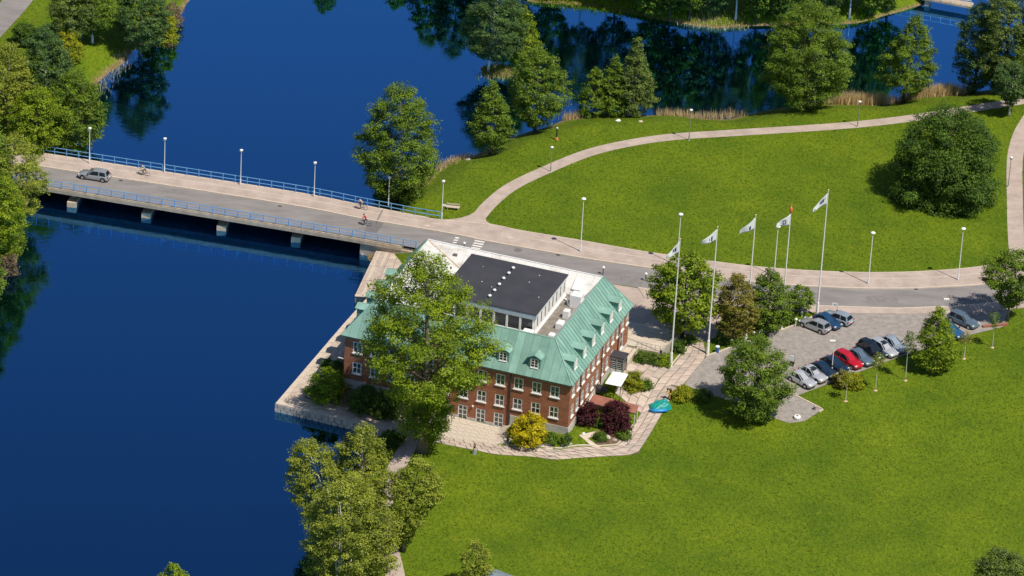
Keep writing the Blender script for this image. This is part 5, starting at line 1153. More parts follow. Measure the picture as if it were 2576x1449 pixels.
# ------------------------------------------------------------------ cars
def paint(name, col, metal=0.35): return mat('paint_' + name, col, 0.28, metal=metal, coat=0.6)
TYRE = mat('tyre', (0.012, 0.012, 0.013), 0.8); RIM = mat('alloy_rim', (0.5, 0.51, 0.53), 0.3, metal=0.8); HEADL = mat('headlight', (0.75, 0.78, 0.8), 0.1, spec=0.8); TAILL = mat('tail_light', (0.35, 0.01, 0.012), 0.2); CGL = mat('car_glass', (0.012, 0.018, 0.026), 0.05, spec=0.9); TRIM = mat('black_trim', (0.015, 0.015, 0.017), 0.5)
SILV, LSIL, DBLU, NBLK, RED, GBLU, PALE = paint('silver', (0.48, 0.50, 0.53), .55), paint('light_silver', (0.60, 0.62, 0.65), .45), paint('dark_blue', (0.012, 0.035, 0.075)), paint('midnight', (0.010, 0.018, 0.030)), paint('red', (0.50, 0.008, 0.022), .15), paint('grey_blue', (0.13, 0.19, 0.26)), paint('pale_blue', (0.40, 0.47, 0.54), .45)
def car_meshes(L, wagon, Hc=1.48):
    hl = L / 2; hw_ = 0.89
    st = [(-hl, .72, .42, .62), (-hl + .06, .80, .30, .86), (-hl + .35, .87, .24, .93), (-hl + .9, .89, .20, .93), (-.2, .89, .19, .91), (hl - 1.75, .89, .19, .90), (hl - 1.25, .885, .20, .90), (hl - .75, .87, .22, .84), (hl - .35, .82, .25, .76), (hl - .10, .70, .30, .66), (hl, .55, .38, .55)]
    vs = []; fs = []; n = 10
    for x, w_, zl, zt in st:
        h = zt - zl
        half = [(w_ * .90, zl), (w_ * .985, zl + .10), (w_, zl + h * .5), (w_ * .975, zl + h * .82), (w_ * .86, zt)]
        vs += [(x, y, z) for y, z in half] + [(x, -y, z + (.0)) for y, z in half[::-1]]
    for i in range(len(st) - 1):
        for k in range(n):
            q = (k + 1) % n; fs.append((i * n + k, (i + 1) * n + k, (i + 1) * n + q, i * n + q))
    fs += [tuple(range(n)), tuple((len(st) - 1) * n + k for k in range(n))[::-1]]
    body = MB().add(vs, fs).mesh('body', SILV, True)
    # cabin
    xb0, xr0 = -hl + (.16 if wagon else .30), -hl + (.50 if wagon else .95); xr1, xb1 = hl - 2.35, hl - 1.38
    zb = .90; wb, wr = .80, .60; sec = [(xb0, zb - .04, wb * .97, 0), (xr0, Hc - .06, wr * .97, 1), ((xr0 + xr1) / 2, Hc, wr * 1.03, 1), (xr1, Hc - .05, wr, 1), (xb1, zb - .03, wb, 0)]
    c = MB(); cv = []
    # longitudinal rings: base left, shoulder, top ... built from 5 stations with a base line
    def ring(x, zt, wt): return [(x, -wt, zt), (x, -wt * .55, zt + .025), (x, wt * .55, zt + .025), (x, wt, zt)]
    tops = [ring(x, z, w_) for x, z, w_, k in sec]
    for r_ in tops: cv += r_
    cf = []
    for i in range(4):
        for k in range(3): cf.append((i * 4 + k, (i + 1) * 4 + k, (i + 1) * 4 + k + 1, i * 4 + k + 1))
    b0 = len(cv); cv += [(sec[1][0], -wb, zb), (sec[2][0], -wb, zb), (sec[3][0], -wb, zb), (sec[1][0], wb, zb), (sec[2][0], wb, zb), (sec[3][0], wb, zb)]
    cf += [(0, 4, b0), (4, 8, b0 + 1, b0), (8, 12, b0 + 2, b0 + 1), (12, 16, b0 + 2), (3, b0 + 3, 7), (7, b0 + 3, b0 + 4, 11), (11, b0 + 4, b0 + 5, 15), (15, b0 + 5, 19)]
    cabin = MB().add(cv, [tuple(q) for q in cf]); cab = cabin.mesh('cabin', SILV)
    def quad_in(a, b, c_, d, m, off):
        a, b, c_, d = map(Vector, (a, b, c_, d)); cen = (a + b + c_ + d) / 4; nrm = (b - a).cross(d - a).normalized()
        if nrm.dot(cen - Vector((0, 0, .7))) < 0: nrm = -nrm
        return MB().slab3([cen + (q - cen) * m + nrm * 0.004 for q in (a, b, c_, d)], nrm, off)
    wsc = quad_in((xb1, wb, zb - .03), (xb1, -wb, zb - .03), (xr1, -wr, Hc - .05), (xr1, wr, Hc - .05), .90, .012).mesh('windscreen', CGL)
    rw = quad_in((xb0, wb * .97, zb + .02), (xb0, -wb * .97, zb + .02), (xr0, -wr * .97, Hc - .06), (xr0, wr * .97, Hc - .06), .84, .012).mesh('rear_window', CGL)
    sides = []
    xm = (xr0 + xr1) / 2
    for s in (1, -1):
        sides.append(quad_in((xm + .05, s * wb, zb), (xb1 - .12, s * wb, zb), (xr1 + .02, s * wr, Hc - .06), (xm + .05, s * wr * 1.03, Hc - .01), .90, .012).mesh('side_window', CGL))
        sides.append(quad_in((xb0 + .18, s * wb, zb), (xm - .02, s * wb, zb), (xm - .02, s * wr * 1.03, Hc - .01), (xr0 + .06, s * wr * .98, Hc - .06), .90, .012).mesh('side_window', CGL))
    wh = MB(); 
    for k in range(1): wh.path([(0, -.11, 0), (0, .11, 0)], .325, 16)
    rim = MB().path([(0, -.118, 0), (0, .118, 0)], .215, 10).mesh('rim', RIM)
    arch = MB().path([(0, -.02, 0), (0, .02, 0)], .40, 16).mesh('wheel_arch', TRIM)
    return dict(L=L, body=body, cabin=cab, wsc=wsc, rw=rw, sides=sides, wheel=wh.mesh('wheel', TYRE), rim=rim, arch=arch,
                hlm=MB().box(-.13, .10, -.17, .17, -.07, .06).mesh('headlight', HEADL), tl=MB().box(-.05, .10, -.13, .13, -.12, .12).mesh('tail_light', TAILL), mir=MB().box(-.08, .08, -.10, .10, -.05, .07).mesh('mirror', TRIM), bump=MB().box(-.05, .06, -.68, .68, -.07, .07).mesh('bumper_trim', TRIM), plate=MB().box(-.02, .02, -.26, .26, -.06, .06).mesh('number_plate', WHITE), sunroof=MB().box(-.4, .4, -.38, .38, 0, .012).mesh('sunroof', CGL))
CARS = {'hatch': car_meshes(4.25, False, 1.47), 'wagon': car_meshes(4.6, True, 1.50), 'van': car_meshes(4.75, True, 1.72)}
def car(label, px, py, hx, hy, kind, pt, z=None, group='cars in the car park', sunroof=False):
    P = site(px, py) if z is None else site(px, py, z); Q = site(px + hx, py + hy) if z is None else site(px + hx, py + hy, z)
    zz = float(land_z(P[0], P[1])) + 0.045 if z is None else z
    cm = CARS[kind]; L = cm['L']; hl = L / 2; root = empty('parked_car' if z is None else 'car', (P[0], P[1], zz), math.atan2(Q[1] - P[1], Q[0] - P[0]), label, 'car', group)
    def painted(nm, me):
        o = inst(nm, me, root); o.material_slots[0].link = 'OBJECT'; o.material_slots[0].material = pt; return o
    bo = painted('body', cm['body']); ca = painted('cabin', cm['cabin'])
    inst('windscreen', cm['wsc'], root); inst('rear_window', cm['rw'], root)
    for s_ in cm['sides']: inst('side_window', s_, root)
    for sx in (-1, 1):
        for sy in (-1, 1):
            x = hl - .82 if sx > 0 else -hl + .80
            w_ = inst('wheel', cm['wheel'], root, (x, sy * .80, .325)); inst('rim', cm['rim'], w_); inst('wheel_arch', cm['arch'], root, (x, sy * .872, .36))
    for sy in (-1, 1):
        inst('headlight', cm['hlm'], root, (hl - .24, sy * .60, .66), (0, 0, -sy * .5)); inst('tail_light', cm['tl'], root, (-hl + .08, sy * .68, .76)); inst('mirror', cm['mir'], root, (hl - 1.62, sy * .97, .96))
    inst('bumper_trim', cm['bump'], root, (hl - .07, 0, .40), (0, 0, 0), (1, .75, 1)); inst('bumper_trim', cm['bump'], root, (-hl + .02, 0, .42)); inst('number_plate', cm['plate'], root, (-hl - .03, 0, .64))
    if sunroof: inst('sunroof', cm['sunroof'], root, (-.05, 0, (1.50 if kind != 'hatch' else 1.475)))
    return root
car('silver estate car driving left across the bridge', 237, 449, -60, -9.5, 'wagon', SILV, 0.035, None)
F_ = (58, 33)
for lb, px, py, k, pt, sr in (('silver hatchback at the lower end of the parked row', 2017, 964, 'hatch', LSIL, 0), ('silver car with sunroof, second from the lower end of the row', 2045, 951, 'hatch', LSIL, 1), ('dark blue car, third from the lower end of the row', 2071, 941, 'hatch', DBLU, 0), ('dark blue car left of the red car', 2099, 927, 'hatch', DBLU, 0),
                             ('bright red estate car in the parked row', 2133, 915, 'wagon', RED, 0), ('grey-blue car right of the red car', 2164, 909, 'hatch', GBLU, 0), ('big black-blue people carrier in the parked row', 2192, 892, 'van', NBLK, 0), ('silver estate with sunroof, second from the upper end of the row', 2222, 886, 'wagon', LSIL, 1), ('pale silver-blue car at the upper end of the row', 2248, 876, 'hatch', PALE, 0)):
    car(lb, px, py, *F_, k, pt, None, 'cars parked in a row beside the lawn', sr)
car('silver hatchback parked nose to the flagpole bed', 2049, 827, -58, -24, 'wagon', SILV); car('deep blue car between two silver cars by the last flagpole', 2081, 818, 56, 27, 'hatch', paint('blue', (0.02, 0.075, 0.17)))
car('light blue-grey car nearest the parking sign', 2105, 808, -58, -22, 'wagon', PALE); car('blue-grey estate parked alone by the right-hand tree', 2423, 815, 60, 26, 'wagon', GBLU); car('blue car half hidden behind the dense tree', 2392, 842, 58, 30, 'hatch', paint('blue2', (0.03, 0.13, 0.30)))

# ------------------------------------------------------------------ people and bicycles
def skin_body(name, joints, edges, mats, region, parent, loc=(0, 0, 0)):
    names = list(joints); ix = {k: i for i, k in enumerate(names)}
    me = bpy.data.meshes.new(name); me.from_pydata([joints[k][0] for k in names], [(ix[a], ix[b]) for a, b in edges], []); me.update()
    o = bpy.data.objects.new(name, me); COL.objects.link(o); sk = o.modifiers.new('skin', 'SKIN'); sk.use_smooth_shade = True
    for i, k in enumerate(names): me.skin_vertices[0].data[i].radius = (joints[k][1],) * 2; me.skin_vertices[0].data[i].use_root = (k == 'hip')
    sb = o.modifiers.new('sub', 'SUBSURF'); sb.levels = 1; sb.render_levels = 1
    dg = bpy.context.evaluated_depsgraph_get(); m2 = bpy.data.meshes.new_from_object(o.evaluated_get(dg)); bpy.data.objects.remove(o)
    m2.name = name; m2.materials.clear()
    for q in mats: m2.materials.append(q)
    for p in m2.polygons: p.material_index = region(p.center); p.use_smooth = True
    return link(bpy.data.objects.new(name, m2), parent)
def fingers(J, E_, k, hand, d):
    d = Vector(d).normalized(); h = Vector(hand); side = d.orthogonal().normalized()
    for i in range(4):
        b = h + side * (i - 1.5) * 0.022 + d * 0.05; J[f'{k}f{i}a'] = (tuple(b), 0.010); J[f'{k}f{i}b'] = (tuple(b + d * (0.05 + 0.01 * (i in (1, 2))) + Vector((0, 0, -0.02))), 0.008); E_ += [(k, f'{k}f{i}a'), (f'{k}f{i}a', f'{k}f{i}b')]
    t = h + side * 0.045 + d * 0.01; J[k + 't'] = (tuple(t + d * 0.03), 0.010); E_.append((k, k + 't'))
def rider(parent, shirt, trousers, lean=0.34, shoes=TRIM, hair=HAIR):
    J = {'hip': ((-.12, 0, .98), .15), 'waist': ((-.04, 0, 1.14), .135), 'chest': ((lean * .6, 0, 1.36), .155), 'neck': ((lean, 0, 1.50), .06), 'head': ((lean + .07, 0, 1.62), .095), 'crown': ((lean + .06, 0, 1.72), .085)}
    E_ = [('hip', 'waist'), ('waist', 'chest'), ('chest', 'neck'), ('neck', 'head'), ('head', 'crown')]
    for s, kn, ft in ((1, (.22, .80), (.12, .40)), (-1, (.26, .62), (.0, .20))):
        a = 'l' if s > 0 else 'r'
        J[a + 'th'] = ((-.05, s * .11, .94), .095); J[a + 'kn'] = ((kn[0], s * .12, kn[1]), .065); J[a + 'an'] = ((ft[0], s * .12, ft[1] - .02), .042); J[a + 'to'] = ((ft[0] + .17, s * .12, ft[1] - .07), .036)
        J[a + 'sh'] = ((lean * .8, s * .19, 1.43), .065); J[a + 'el'] = ((lean + .12, s * .27, 1.20), .045); J[a + 'ha'] = ((lean + .26, s * .25, 1.08), .035)
        E_ += [('hip', a + 'th'), (a + 'th', a + 'kn'), (a + 'kn', a + 'an'), (a + 'an', a + 'to'), ('chest', a + 'sh'), (a + 'sh', a + 'el'), (a + 'el', a + 'ha')]; fingers(J, E_, a + 'ha', J[a + 'ha'][0], (.8, 0, -.4))
    def reg(c):
        if c.z > 1.52 or (c.x > lean + .17 and c.z < 1.2 and abs(c.y) > .17): return 2
        if c.z > 1.03 and not (abs(c.y) < .05 and c.x > .3): return 0
        return 1 if c.z > .22 and not (c.x > .14 and c.z < .34) else 3
    b = skin_body('body', J, E_, [shirt, trousers, SKIN, shoes], reg, parent)
    MB().lathe([(.115, -.02), (.12, .04), (.09, .10), (.02, .13)], 10, (lean + .05, 0, 1.69)).build('hair', hair, parent, True); return b
def bicycle(label, px, py, hx, hy, z, frame_mat):
    P = site(px, py, z); Q = site(px + hx, py + hy, z); rz = math.atan2(Q[1] - P[1], Q[0] - P[0])
    bk = empty('bicycle', (P[0], P[1], z), rz, label, 'bicycle')
    for x in (-.52, .54):
        ring = [(x + .33 * math.cos(t), 0, .345 + .33 * math.sin(t)) for t in np.linspace(0, 2 * math.pi, 19)]; w_ = MB().path(ring, .024, 5, cap=False).build('wheel', TYRE, bk)
        sp = MB()
        for t in np.linspace(0, math.pi, 5)[:-1]: sp.path([(x - .32 * math.cos(t), 0, .345 - .32 * math.sin(t)), (x + .32 * math.cos(t), 0, .345 + .32 * math.sin(t))], .006, 3)
        sp.build('spokes', GALV, w_)
    fr = MB()
    for a, b in (((-.08, 0, .30), (-.20, 0, .84)), ((-.08, 0, .30), (.40, 0, .80)), ((-.18, 0, .76), (.38, 0, .86)), ((-.08, 0, .30), (-.52, 0, .345)), ((-.19, 0, .76), (-.52, 0, .345)), ((.36, 0, .95), (.54, 0, .345))): fr.path([a, b], .024, 6)
    fr.build('frame', frame_mat, bk); MB().path([(.36, -.27, 1.02), (.40, -.1, 1.04), (.40, .1, 1.04), (.36, .27, 1.02)], .016, 5).build('handlebar', DARKM, bk); MB().lathe([(.03, 0), (.11, .02), (.12, .06), (.05, .08)], 8, (-.22, 0, .86)).build('saddle', TRIM, bk)
    return (P[0], P[1], z), rz
def cyclist(label, blabel, px, py, hx, hy, z, shirt, trousers, fm_, lean=.34):
    loc, rz = bicycle(blabel, px, py, hx, hy, z, fm_); p = empty('person', loc, rz, label, 'person'); rider(p, shirt, trousers, lean)
cyclist('person in a red top and dark trousers cycling on the road', 'dark bicycle ridden along the road by the railing end', 919, 567, -40, -7, 0.035, mat('red_top', (0.42, 0.015, 0.06), .8), mat('dark_trousers', (0.02, 0.022, 0.03), .8), DARKM, .22)
cyclist('person in grey cycling near the car on the bridge', 'bicycle on the bridge pavement near the silver car', 363, 441, -40, -6.5, 0.155, mat('grey_top', (0.25, 0.26, 0.25), .8), mat('grey_trousers', (0.06, 0.06, 0.06), .8), DARKM)
cyclist('person in a beige jacket cycling beside the blue railing', 'bicycle beside the blue railing at the right end of the bridge', 910, 527, -40, -7, 0.155, mat('beige_top', (0.42, 0.32, 0.24), .8), mat('brown_trousers', (0.10, 0.07, 0.05), .8), DARKM)
P = site(1684, 1006); pz = float(land_z(P[0], P[1])) + .06; p = empty('person', (P[0], P[1], pz), R_(200), 'person in a yellow jacket bending beside the teal tarpaulin', 'person')
J = {'hip': ((0, 0, .92), .15), 'waist': ((.05, 0, 1.08), .14), 'chest': ((.18, 0, 1.30), .17), 'neck': ((.30, 0, 1.47), .065), 'head': ((.36, 0, 1.58), .10), 'crown': ((.36, 0, 1.68), .085)}; E_ = [('hip', 'waist'), ('waist', 'chest'), ('chest', 'neck'), ('neck', 'head'), ('head', 'crown')]
for s in (1, -1):
    a = 'l' if s > 0 else 'r'; J[a + 'th'] = ((0, s * .10, .86), .10); J[a + 'kn'] = ((.04, s * .12, .48), .07); J[a + 'an'] = ((-.02, s * .12, .09), .05); J[a + 'to'] = ((.16, s * .13, .04), .04); J[a + 'sh'] = ((.22, s * .20, 1.38), .075); J[a + 'el'] = ((.34, s * .26, 1.10), .055); J[a + 'ha'] = ((.52, s * .18, .92), .04)
    E_ += [('hip', a + 'th'), (a + 'th', a + 'kn'), (a + 'kn', a + 'an'), (a + 'an', a + 'to'), ('chest', a + 'sh'), (a + 'sh', a + 'el'), (a + 'el', a + 'ha')]; fingers(J, E_, a + 'ha', J[a + 'ha'][0], (.7, 0, -.6))
YEL = mat('yellow_jacket', (0.72, 0.42, 0.01), .7)
skin_body('body', J, E_, [YEL, YEL, SKIN, TRIM], lambda c: 2 if c.z > 1.50 or (c.x > .48 and c.z < 1.0) else (0 if c.z > .12 else 3), p)
MB().lathe([(.13, -.08), (.135, .03), (.10, .11), (.02, .15)], 10, (.34, 0, 1.66)).build('hair', HAIR, p, True); MB().lathe([(.10, -.30), (.20, -.22), (.22, .1), (.14, .28), (.03, .33)], 10, (-.03, 0, 1.32)).build('backpack', TRIM, p, True)

# ------------------------------------------------------------------ things round the house
def on_ground(px, py, dz=0.0): P = site(px, py); return np.array([P[0], P[1], float(land_z(P[0], P[1])) + dz])
# entrance porch
a, b = hloc(1561, 938, 0.9); zg = 0.75
porch = empty('entrance_porch', (*B2(WX1, b), 0), BA, 'glazed entrance porch with black flat roof on the right wall', 'porch')
MB().box(-.1, 2.0, -.75, 1.1, 3.35, 3.5).build('roof', BROOF, porch); MB().box(-.05, 1.95, -.70, 1.05, 3.12, 3.35).build('fascia', GALV, porch)
for x, y in ((.08, -.6), (1.85, -.6), (1.85, .95), (.95, -.6)): MB().box(x - .06, x + .06, y - .06, y + .06, zg - 1.2, 3.12).build('post', GALV, porch)
MB().box(.15, .88, -0.590, -0.570, zg + .9, 3.1).build('glass_panel', GLASSD, porch); MB().box(1.03, 1.78, -0.590, -0.570, zg + .9, 3.1).build('glass_panel', GLASSD, porch); MB().box(.15, 1.78, -0.620, -0.540, zg - .6, zg + .88).build('door_panel', WHITEM, porch); MB().box(1.84, 1.86, -.5, .85, zg + .8, 3.1).build('glass_panel', GLASSD, porch)
for k in range(6): MB().box(.2, 1.75, -0.640, -0.605, zg + 1.1 + k * .28, zg + 1.13 + k * .28).build('slat', WHITEM, porch)
MB().box(1.6, 1.75, 1.2, 6.2, -0.2, 1.75).build('ramp_wall', KERB, porch); MB().path([(1.68, 1.2, 2.6), (1.68, 6.2, 2.6)], .03, 6).build('handrail', GALV, porch); MB().box(0.1, 1.6, 1.2, 6.2, -.2, 1.45).build('ramp', KERB, porch)
# white awning
pa = [hloc(1542, 935, 2.9), hloc(1581, 941, 2.4), hloc(1562, 973, 2.4), hloc(1522, 965, 2.9)]
aw = empty('awning', (*B2(*pa[3]), 0), BA, 'white canvas awning on posts along the right wall', 'awning'); q0 = pa[3]
W4 = [(x - q0[0], y - q0[1]) for x, y in pa]
MB().slab3([(*W4[0], 2.9), (*W4[3], 2.9), (*W4[2], 2.4), (*W4[1], 2.4)], (0, 0, 1), .05).build('canvas', mat('canvas_white', (0.74, 0.73, 0.70), .8, (0.8, 0.79, 0.76), 1.5), aw)
for (x, y), z in ((W4[1], 2.4), (W4[2], 2.4)): MB().path([(x - .05, y, -.9), (x - .05, y, z)], .05, 6).build('post', DARKM, aw)
MB().path([((W4[1][0] + W4[2][0]) / 2 - .9, (W4[1][1] + W4[2][1]) / 2, -.6), ((W4[1][0] + W4[2][0]) / 2 - .9, (W4[1][1] + W4[2][1]) / 2, 2.6)], .04, 6).build('post', WHITEM, aw)
# red-brown canopy
pr_ = [hloc(1492, 992, 2.1), hloc(1607, 1021, 1.7), hloc(1599, 1041, 1.7), hloc(1479, 1013, 2.1)]; q0 = pr_[3]
cn = empty('garden_canopy', (*B2(*q0), 0), BA, 'flat red-brown canopy roof over the garden at the right corner', 'canopy'); W4 = [(x - q0[0], y - q0[1]) for x, y in pr_]; hz = [2.1, 1.7, 1.7, 2.1]
MB().slab3([(*W4[0], 2.1), (*W4[3], 2.1), (*W4[2], 1.7), (*W4[1], 1.7)], (0, 0, 1), .07).build('roof', REDR, cn)
MB().path([(*W4[0], 2.14), (*W4[3], 2.14)], .07, 6).build('edge_trim', WHITE, cn); MB().path([(*W4[0], 2.08), (*W4[1], 1.68)], .06, 6).build('edge_beam', KERB, cn); MB().path([(*W4[3], 2.03), (*W4[2], 1.63)], .06, 6).build('edge_beam', DARKM, cn)
for f in (0.0, .33, .66, 1.0):
    for A_, B_ in ((W4[0], W4[1]), (W4[3], W4[2])):
        x, y = A_[0] + (B_[0] - A_[0]) * (f * .96 + .02), A_[1] + (B_[1] - A_[1]) * (f * .96 + .02); MB().path([(x, y, -1.3), (x, y, 2.05 - .4 * f)], .05, 6).build('post', WHITE if f == 1 else DARKM, cn)
# covered grill
P = on_ground(1509, 990); g_ = empty('covered_grill', tuple(P), BA, 'black covered grill beside the awning', 'grill')
mb = MB(); vs = []; n = 14
for i, (sc_, z) in enumerate(((.92, .25), (1, .55), (1, .8), (.92, 1.0), (.72, 1.12), (.3, 1.17))):
    for k in range(n): t = 2 * math.pi * k / n; ct, st_ = math.cos(t), math.sin(t); e = .5; vs.append((1.05 * sc_ * math.copysign(abs(ct) ** e, ct), .55 * sc_ * math.copysign(abs(st_) ** e, st_), z))
fs = [(i * n + k, i * n + (k + 1) % n, (i + 1) * n + (k + 1) % n, (i + 1) * n + k) for i in range(5) for k in range(n)] + [tuple(range(n))[::-1], tuple(5 * n + k for k in range(n))]
mb.add(vs, fs).build('cover', mat('black_cover', (0.02, 0.02, 0.024), .45, (0.05, 0.05, 0.055), 3), g_, True)
for x in (-.8, .8):
    for y in (-.35, .35): MB().path([(x, y, 0), (x, y, .35)], .05, 6).build('leg', GALV, g_)
# teal tarpaulin heap
P = on_ground(1660, 1027, .05); tp = empty('tarpaulin_heap', tuple(P), R_(24), 'teal tarpaulin over a heap with a bright blue roll at its foot', 'tarpaulin')
NX_, NY_ = 22, 16; vs = []; fs = []
for i in range(NX_ + 1):
    for j in range(NY_ + 1):
        u_, v_ = i / NX_ * 2 - 1, j / NY_ * 2 - 1; e = max(0, 1 - abs(u_) ** 5) ** .5 * max(0, 1 - abs(v_) ** 4) ** .5
        z = 1.0 * e * (0.84 + .20 * math.sin(1.8 * u_ + .4) + .07 * math.sin(8 * u_ + 5 * v_) + .06 * math.sin(11 * v_ - 5 * u_) - .10 * abs(math.sin(3 * u_ + v_))); vs.append((1.35 * u_ * (1 + .04 * math.sin(7 * v_)), 1.0 * v_ * (1 + .05 * math.sin(6 * u_)), max(z, .01)))
for i in range(NX_):
    for j in range(NY_): k = i * (NY_ + 1) + j; fs.append((k, k + NY_ + 1, k + NY_ + 2, k + 1))
MB().add(vs, fs).build('tarpaulin', mat('teal_tarp', (0.005, 0.23, 0.20), .45, (0.01, 0.33, 0.29), 2.5, bump=.3), tp, True)
MB().path([(-1.7, -.35, .22), (-1.2, -.85, .24), (-.4, -1.12, .24), (.35, -1.2, .22), (.6, -1.1, .2)], [.16, .22, .24, .22, .12], 8).build('blue_roll', mat('blue_foil', (0.02, 0.24, 0.60), .4), tp, True)
# notice board on the car park
P = on_ground(1991, 922, .05); nbd = empty('notice_board', tuple(P), R_(-20), 'white notice board on two dark legs in the car park', 'notice board')
for x in (-.2, .2): MB().box(x - .07, x + .07, -.05, .05, 0, .82).build('leg', mat('dark_navy', (.012, .016, .03), .5), nbd)
MB().box(-.3, .3, -.07, .05, .8, 1.65).build('panel', WHITE, nbd); MB().box(-.34, .34, .051, .12, .3, 1.68).build('back_panel', TRIM, nbd)
# parking sign
P = on_ground(2105, 792, .1); psn = empty('parking_sign', tuple(P), R_(-8), 'white direction sign on a grey post behind the light blue-grey car', 'sign'); MB().path([(0, 0, 0), (0, 0, 1.75)], .035, 6).build('post', GALV, psn); MB().box(-.75, 0, -.05, -.037, 1.2, 1.75).build('panel', WHITE, psn); MB().box(-.55, -.40, -.06, -.052, 1.38, 1.5).build('lettering', NAVY, psn); MB().box(-.32, -.14, -.06, -.052, 1.36, 1.48).build('lettering', NAVY, psn)
# bin, stones, bench, sculpture, post
P = on_ground(1804, 887); bn = empty('litter_bin', tuple(P), 0, 'blue litter bin at the kerb by the second flagpole', 'bin'); MB().lathe([(.24, 0), (.28, .9)], 12).build('body', mat('bin_blue', (.03, .12, .30), .5), bn); MB().lathe([(.29, .9), (.30, .98), (.12, 1.05)], 12).build('lid', WHITE, bn)
P = on_ground(2005, 1053, .04); rg = empty('concrete_ring', tuple(P), 0, 'white round concrete ring at the lower corner of the car park', 'planter'); MB().lathe([(.42, 0), (.48, .12), (.46, .36), (.34, .40), (.16, .39)], 14).build('ring', WHITE, rg, True); MB().lathe([(.15, .385), (.15, .40), (.02, .41)], 10).build('hole', TRIM, rg)
P = on_ground(2049, 1031, .04); rg = empty('granite_bollard', tuple(P), 0, 'short grey bollard near the tip of the car park', 'bollard'); MB().lathe([(.16, 0), (.17, .5), (.12, .62), (.02, .66)], 10).build('shaft', STONE, rg, True); MB().lathe([(.175, .3), (.178, .42)], 10).build('band', NAVY, rg)
P = on_ground(1193, 1141); sc = empty('sculpture', tuple(P), 0, 'small grey sculpture on a cone plinth at the lawn edge', 'sculpture'); MB().lathe([(.34, 0), (.30, .12), (.17, .75), (.13, .8)], 12).build('plinth', GALV, sc); MB().path([(-.05, 0, .78), (-.08, 0, 1.15), (-.02, 0, 1.6)], [.09, .07, .03], 6).build('fin', TRIM, sc); MB().path([(.05, 0, .78), (.09, 0, 1.1), (.12, 0, 1.5)], [.08, .06, .03], 6).build('fin', TRIM, sc)
P = gsite(1400, 352); ms = empty('marker_post', tuple(P), 0, 'dark marker post with an orange base on the north lawn', 'post'); MB().path([(0, 0, .45), (0, 0, 1.85)], .12, 8).build('post', mat('post_dark', (.03, .045, .05), .6), ms); MB().lathe([(.28, 0), (.3, .15), (.2, .4), (.1, .5)], 9).build('base', mat('orange_brick', (.5, .2, .06), .8), ms); MB().lathe([(.13, 1.85), (.14, 2.0), (.02, 2.05)], 8).build('cap', WHITE, ms)
P = gsite(1139, 527); bc = empty('park_bench', tuple(P), R_(-6), 'pale bench on the lawn beside the start of the park path', 'bench')
for y in (-.22, 0, .22): MB().box(-.95, .95, y - .09, y + .09, .40, .45).build('seat_plank', KERB, bc)
for x in (-.75, .75): MB().box(x - .06, x + .06, -.25, .25, 0, .40).build('leg', CONC, bc)
MB().box(-.95, .95, .30, .34, .62, .80).build('backrest', KERB, bc)
for x in (-.75, .75): MB().box(x - .03, x + .03, .26, .30, .35, .80).build('back_post', CONC, bc)
pl_ = MB().box(-.9, .9, -.14, .14, -.05, .16); P = on_ground(1702, 975, .06); o = pl_.build('stone_trough', KERB); o.location = tuple(P); o.rotation_euler = (0, 0, R_(-20)); tag(o, 'long pale stone trough by the lot edge near the yellow jacket', 'trough')
MB().box(-.8, .8, -.09, .09, .165, .175).build('soil_fill', TRIM, o)
def rock(label, px, py, r, seed, m_=STONE, P=None):
    q = gsite(px, py) if P is None else P; rs = np.random.default_rng(seed); vs = []; fs = []; n = 9; lv = 5
    for i in range(lv):
        t = i / (lv - 1) * math.pi * .55
        for k in range(n): a = 2 * math.pi * k / n; rr = r * rs.uniform(.78, 1.15); vs.append((rr * math.cos(t) * math.cos(a), rr * .8 * math.cos(t) * math.sin(a), rr * .7 * math.sin(t) - .05))
    for i in range(lv - 1):
        for k in range(n): fs.append((i * n + k, i * n + (k + 1) % n, (i + 1) * n + (k + 1) % n, (i + 1) * n + k))
    o = MB().add(vs, fs).build('rock', m_, None); o.location = tuple(q); tag(o, label, 'rock')
rock('pale boulder arching beside the dark shrub in the flower bed', 1527, 1100, .5, 1, KERB); rock('pink-grey stone lying in the flower bed', 1546, 1107, .38, 2); rock('brown stone in the middle of the flower bed', 1533, 1114, .45, 3, SOIL); rock('white stone at the corner shrub', 1434, 1116, .3, 4, WHITE); rock('pale flat stone beside the domed garden shrub', 1416, 1119, .32, 5, KERB); rock('small white stone on the garden path', 1468, 1090, .25, 6, WHITE)
rock('pale stone at the lawn edge of the northern shore', 1178, 402, .45, 7); rock('flat white stone on the north bank below the thicket', 1555, 304, .45, 8, WHITE); rock('small flat stone on the north bank right of the thicket', 1612, 306, .35, 9, KERB)
# brick bench wall by the right-hand tree
P = on_ground(2508, 826, .02); o = MB().prism([(-1.9, -.2), (1.6, .9), (1.5, 1.3), (-2.0, .2)], -.05, .3).build('brick_kerb', REDR); o.location = tuple(P); tag(o, 'low red brick kerb at the foot of the right-hand tree', 'kerb')
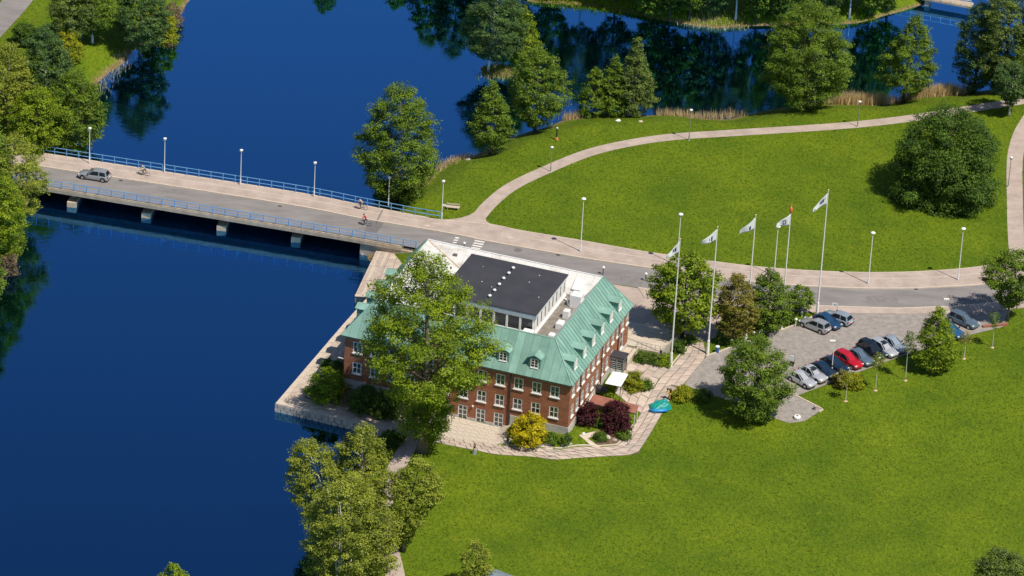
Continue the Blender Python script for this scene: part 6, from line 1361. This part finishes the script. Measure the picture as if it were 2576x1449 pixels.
# cycle stands in the flag bed
P = on_ground(1925, 849); bs_ = empty('cycle_stand', tuple(P), R_(14), 'thin steel hoop stand in the shade of the flagpole bed', 'cycle stand')
for x in (-.9, -.3, .9): MB().path([(x, -.3, 0), (x, -.28, .8), (x, 0, 1.0), (x, .28, .8), (x, .3, 0)], .03, 5).build('hoop', GALV, bs_)
MB().path([(-1.0, 0, 1.0), (1.4, 0, 1.0)], .03, 5).build('rail', GALV, bs_)
# footbridge in the upper right
fa, fb = site(2296, -14, -1.2), site(2446, 14, -1.2); fbr = empty('footbridge', (fa[0], fa[1], 0), math.atan2(fb[1] - fa[1], fb[0] - fa[0]), 'white railed footbridge at the top right of the water', 'footbridge'); Lf = float(np.hypot(fb[0] - fa[0], fb[1] - fa[1]))
MB().box(-3, Lf, -.9, .9, -1.4, -1.1).build('deck', CONC, fbr)
for y in (-.85, .85):
    MB().path([(-3, y, -.1), (Lf, y, -.1)], .05, 6).build('rail', WHITE, fbr)
    for x in np.arange(-3, Lf, 1.6): MB().path([(x, y, -1.1), (x, y, -.1)], .035, 5).build('railing_post', WHITE, fbr)
MB().box(2.2, 2.9, -.7, .7, -4.5, -1.4).build('pier', CONC, fbr)
# roof corner at the bottom edge
P = gsite(1262, 1500); kz = empty('kiosk', tuple(P), R_(-32), 'grey-blue kiosk roof corner at the bottom edge', 'kiosk'); MB().box(-1.8, 1.8, -1.4, 1.4, 0, 2.3).build('wall', WHITE, kz); MB().add([(-2.1, -1.7, 2.28), (2.1, -1.7, 2.28), (2.1, 1.7, 2.28), (-2.1, 1.7, 2.28), (-2.1, 0, 3.0), (2.1, 0, 3.0)], [(0, 1, 5, 4), (2, 3, 4, 5), (0, 4, 3), (1, 2, 5), (0, 3, 2, 1)]).build('roof', mat('slate_blue', (.16, .21, .25), .5, (.22, .27, .31), 1.5), kz)
# road in the upper left corner
rl_ = smooth_line(S2([(-60, 120), (-10, 66), (30, 22), (70, -30), (110, -90)], -0.2), 5)
tag(ribbon('park_road', offset_line(rl_, 2.2), offset_line(rl_, -2.2), lambda x, y: np.array([ground_at(a, b) for a, b in zip(x, y)]) + .06, ASPH, n=50), kind='structure')
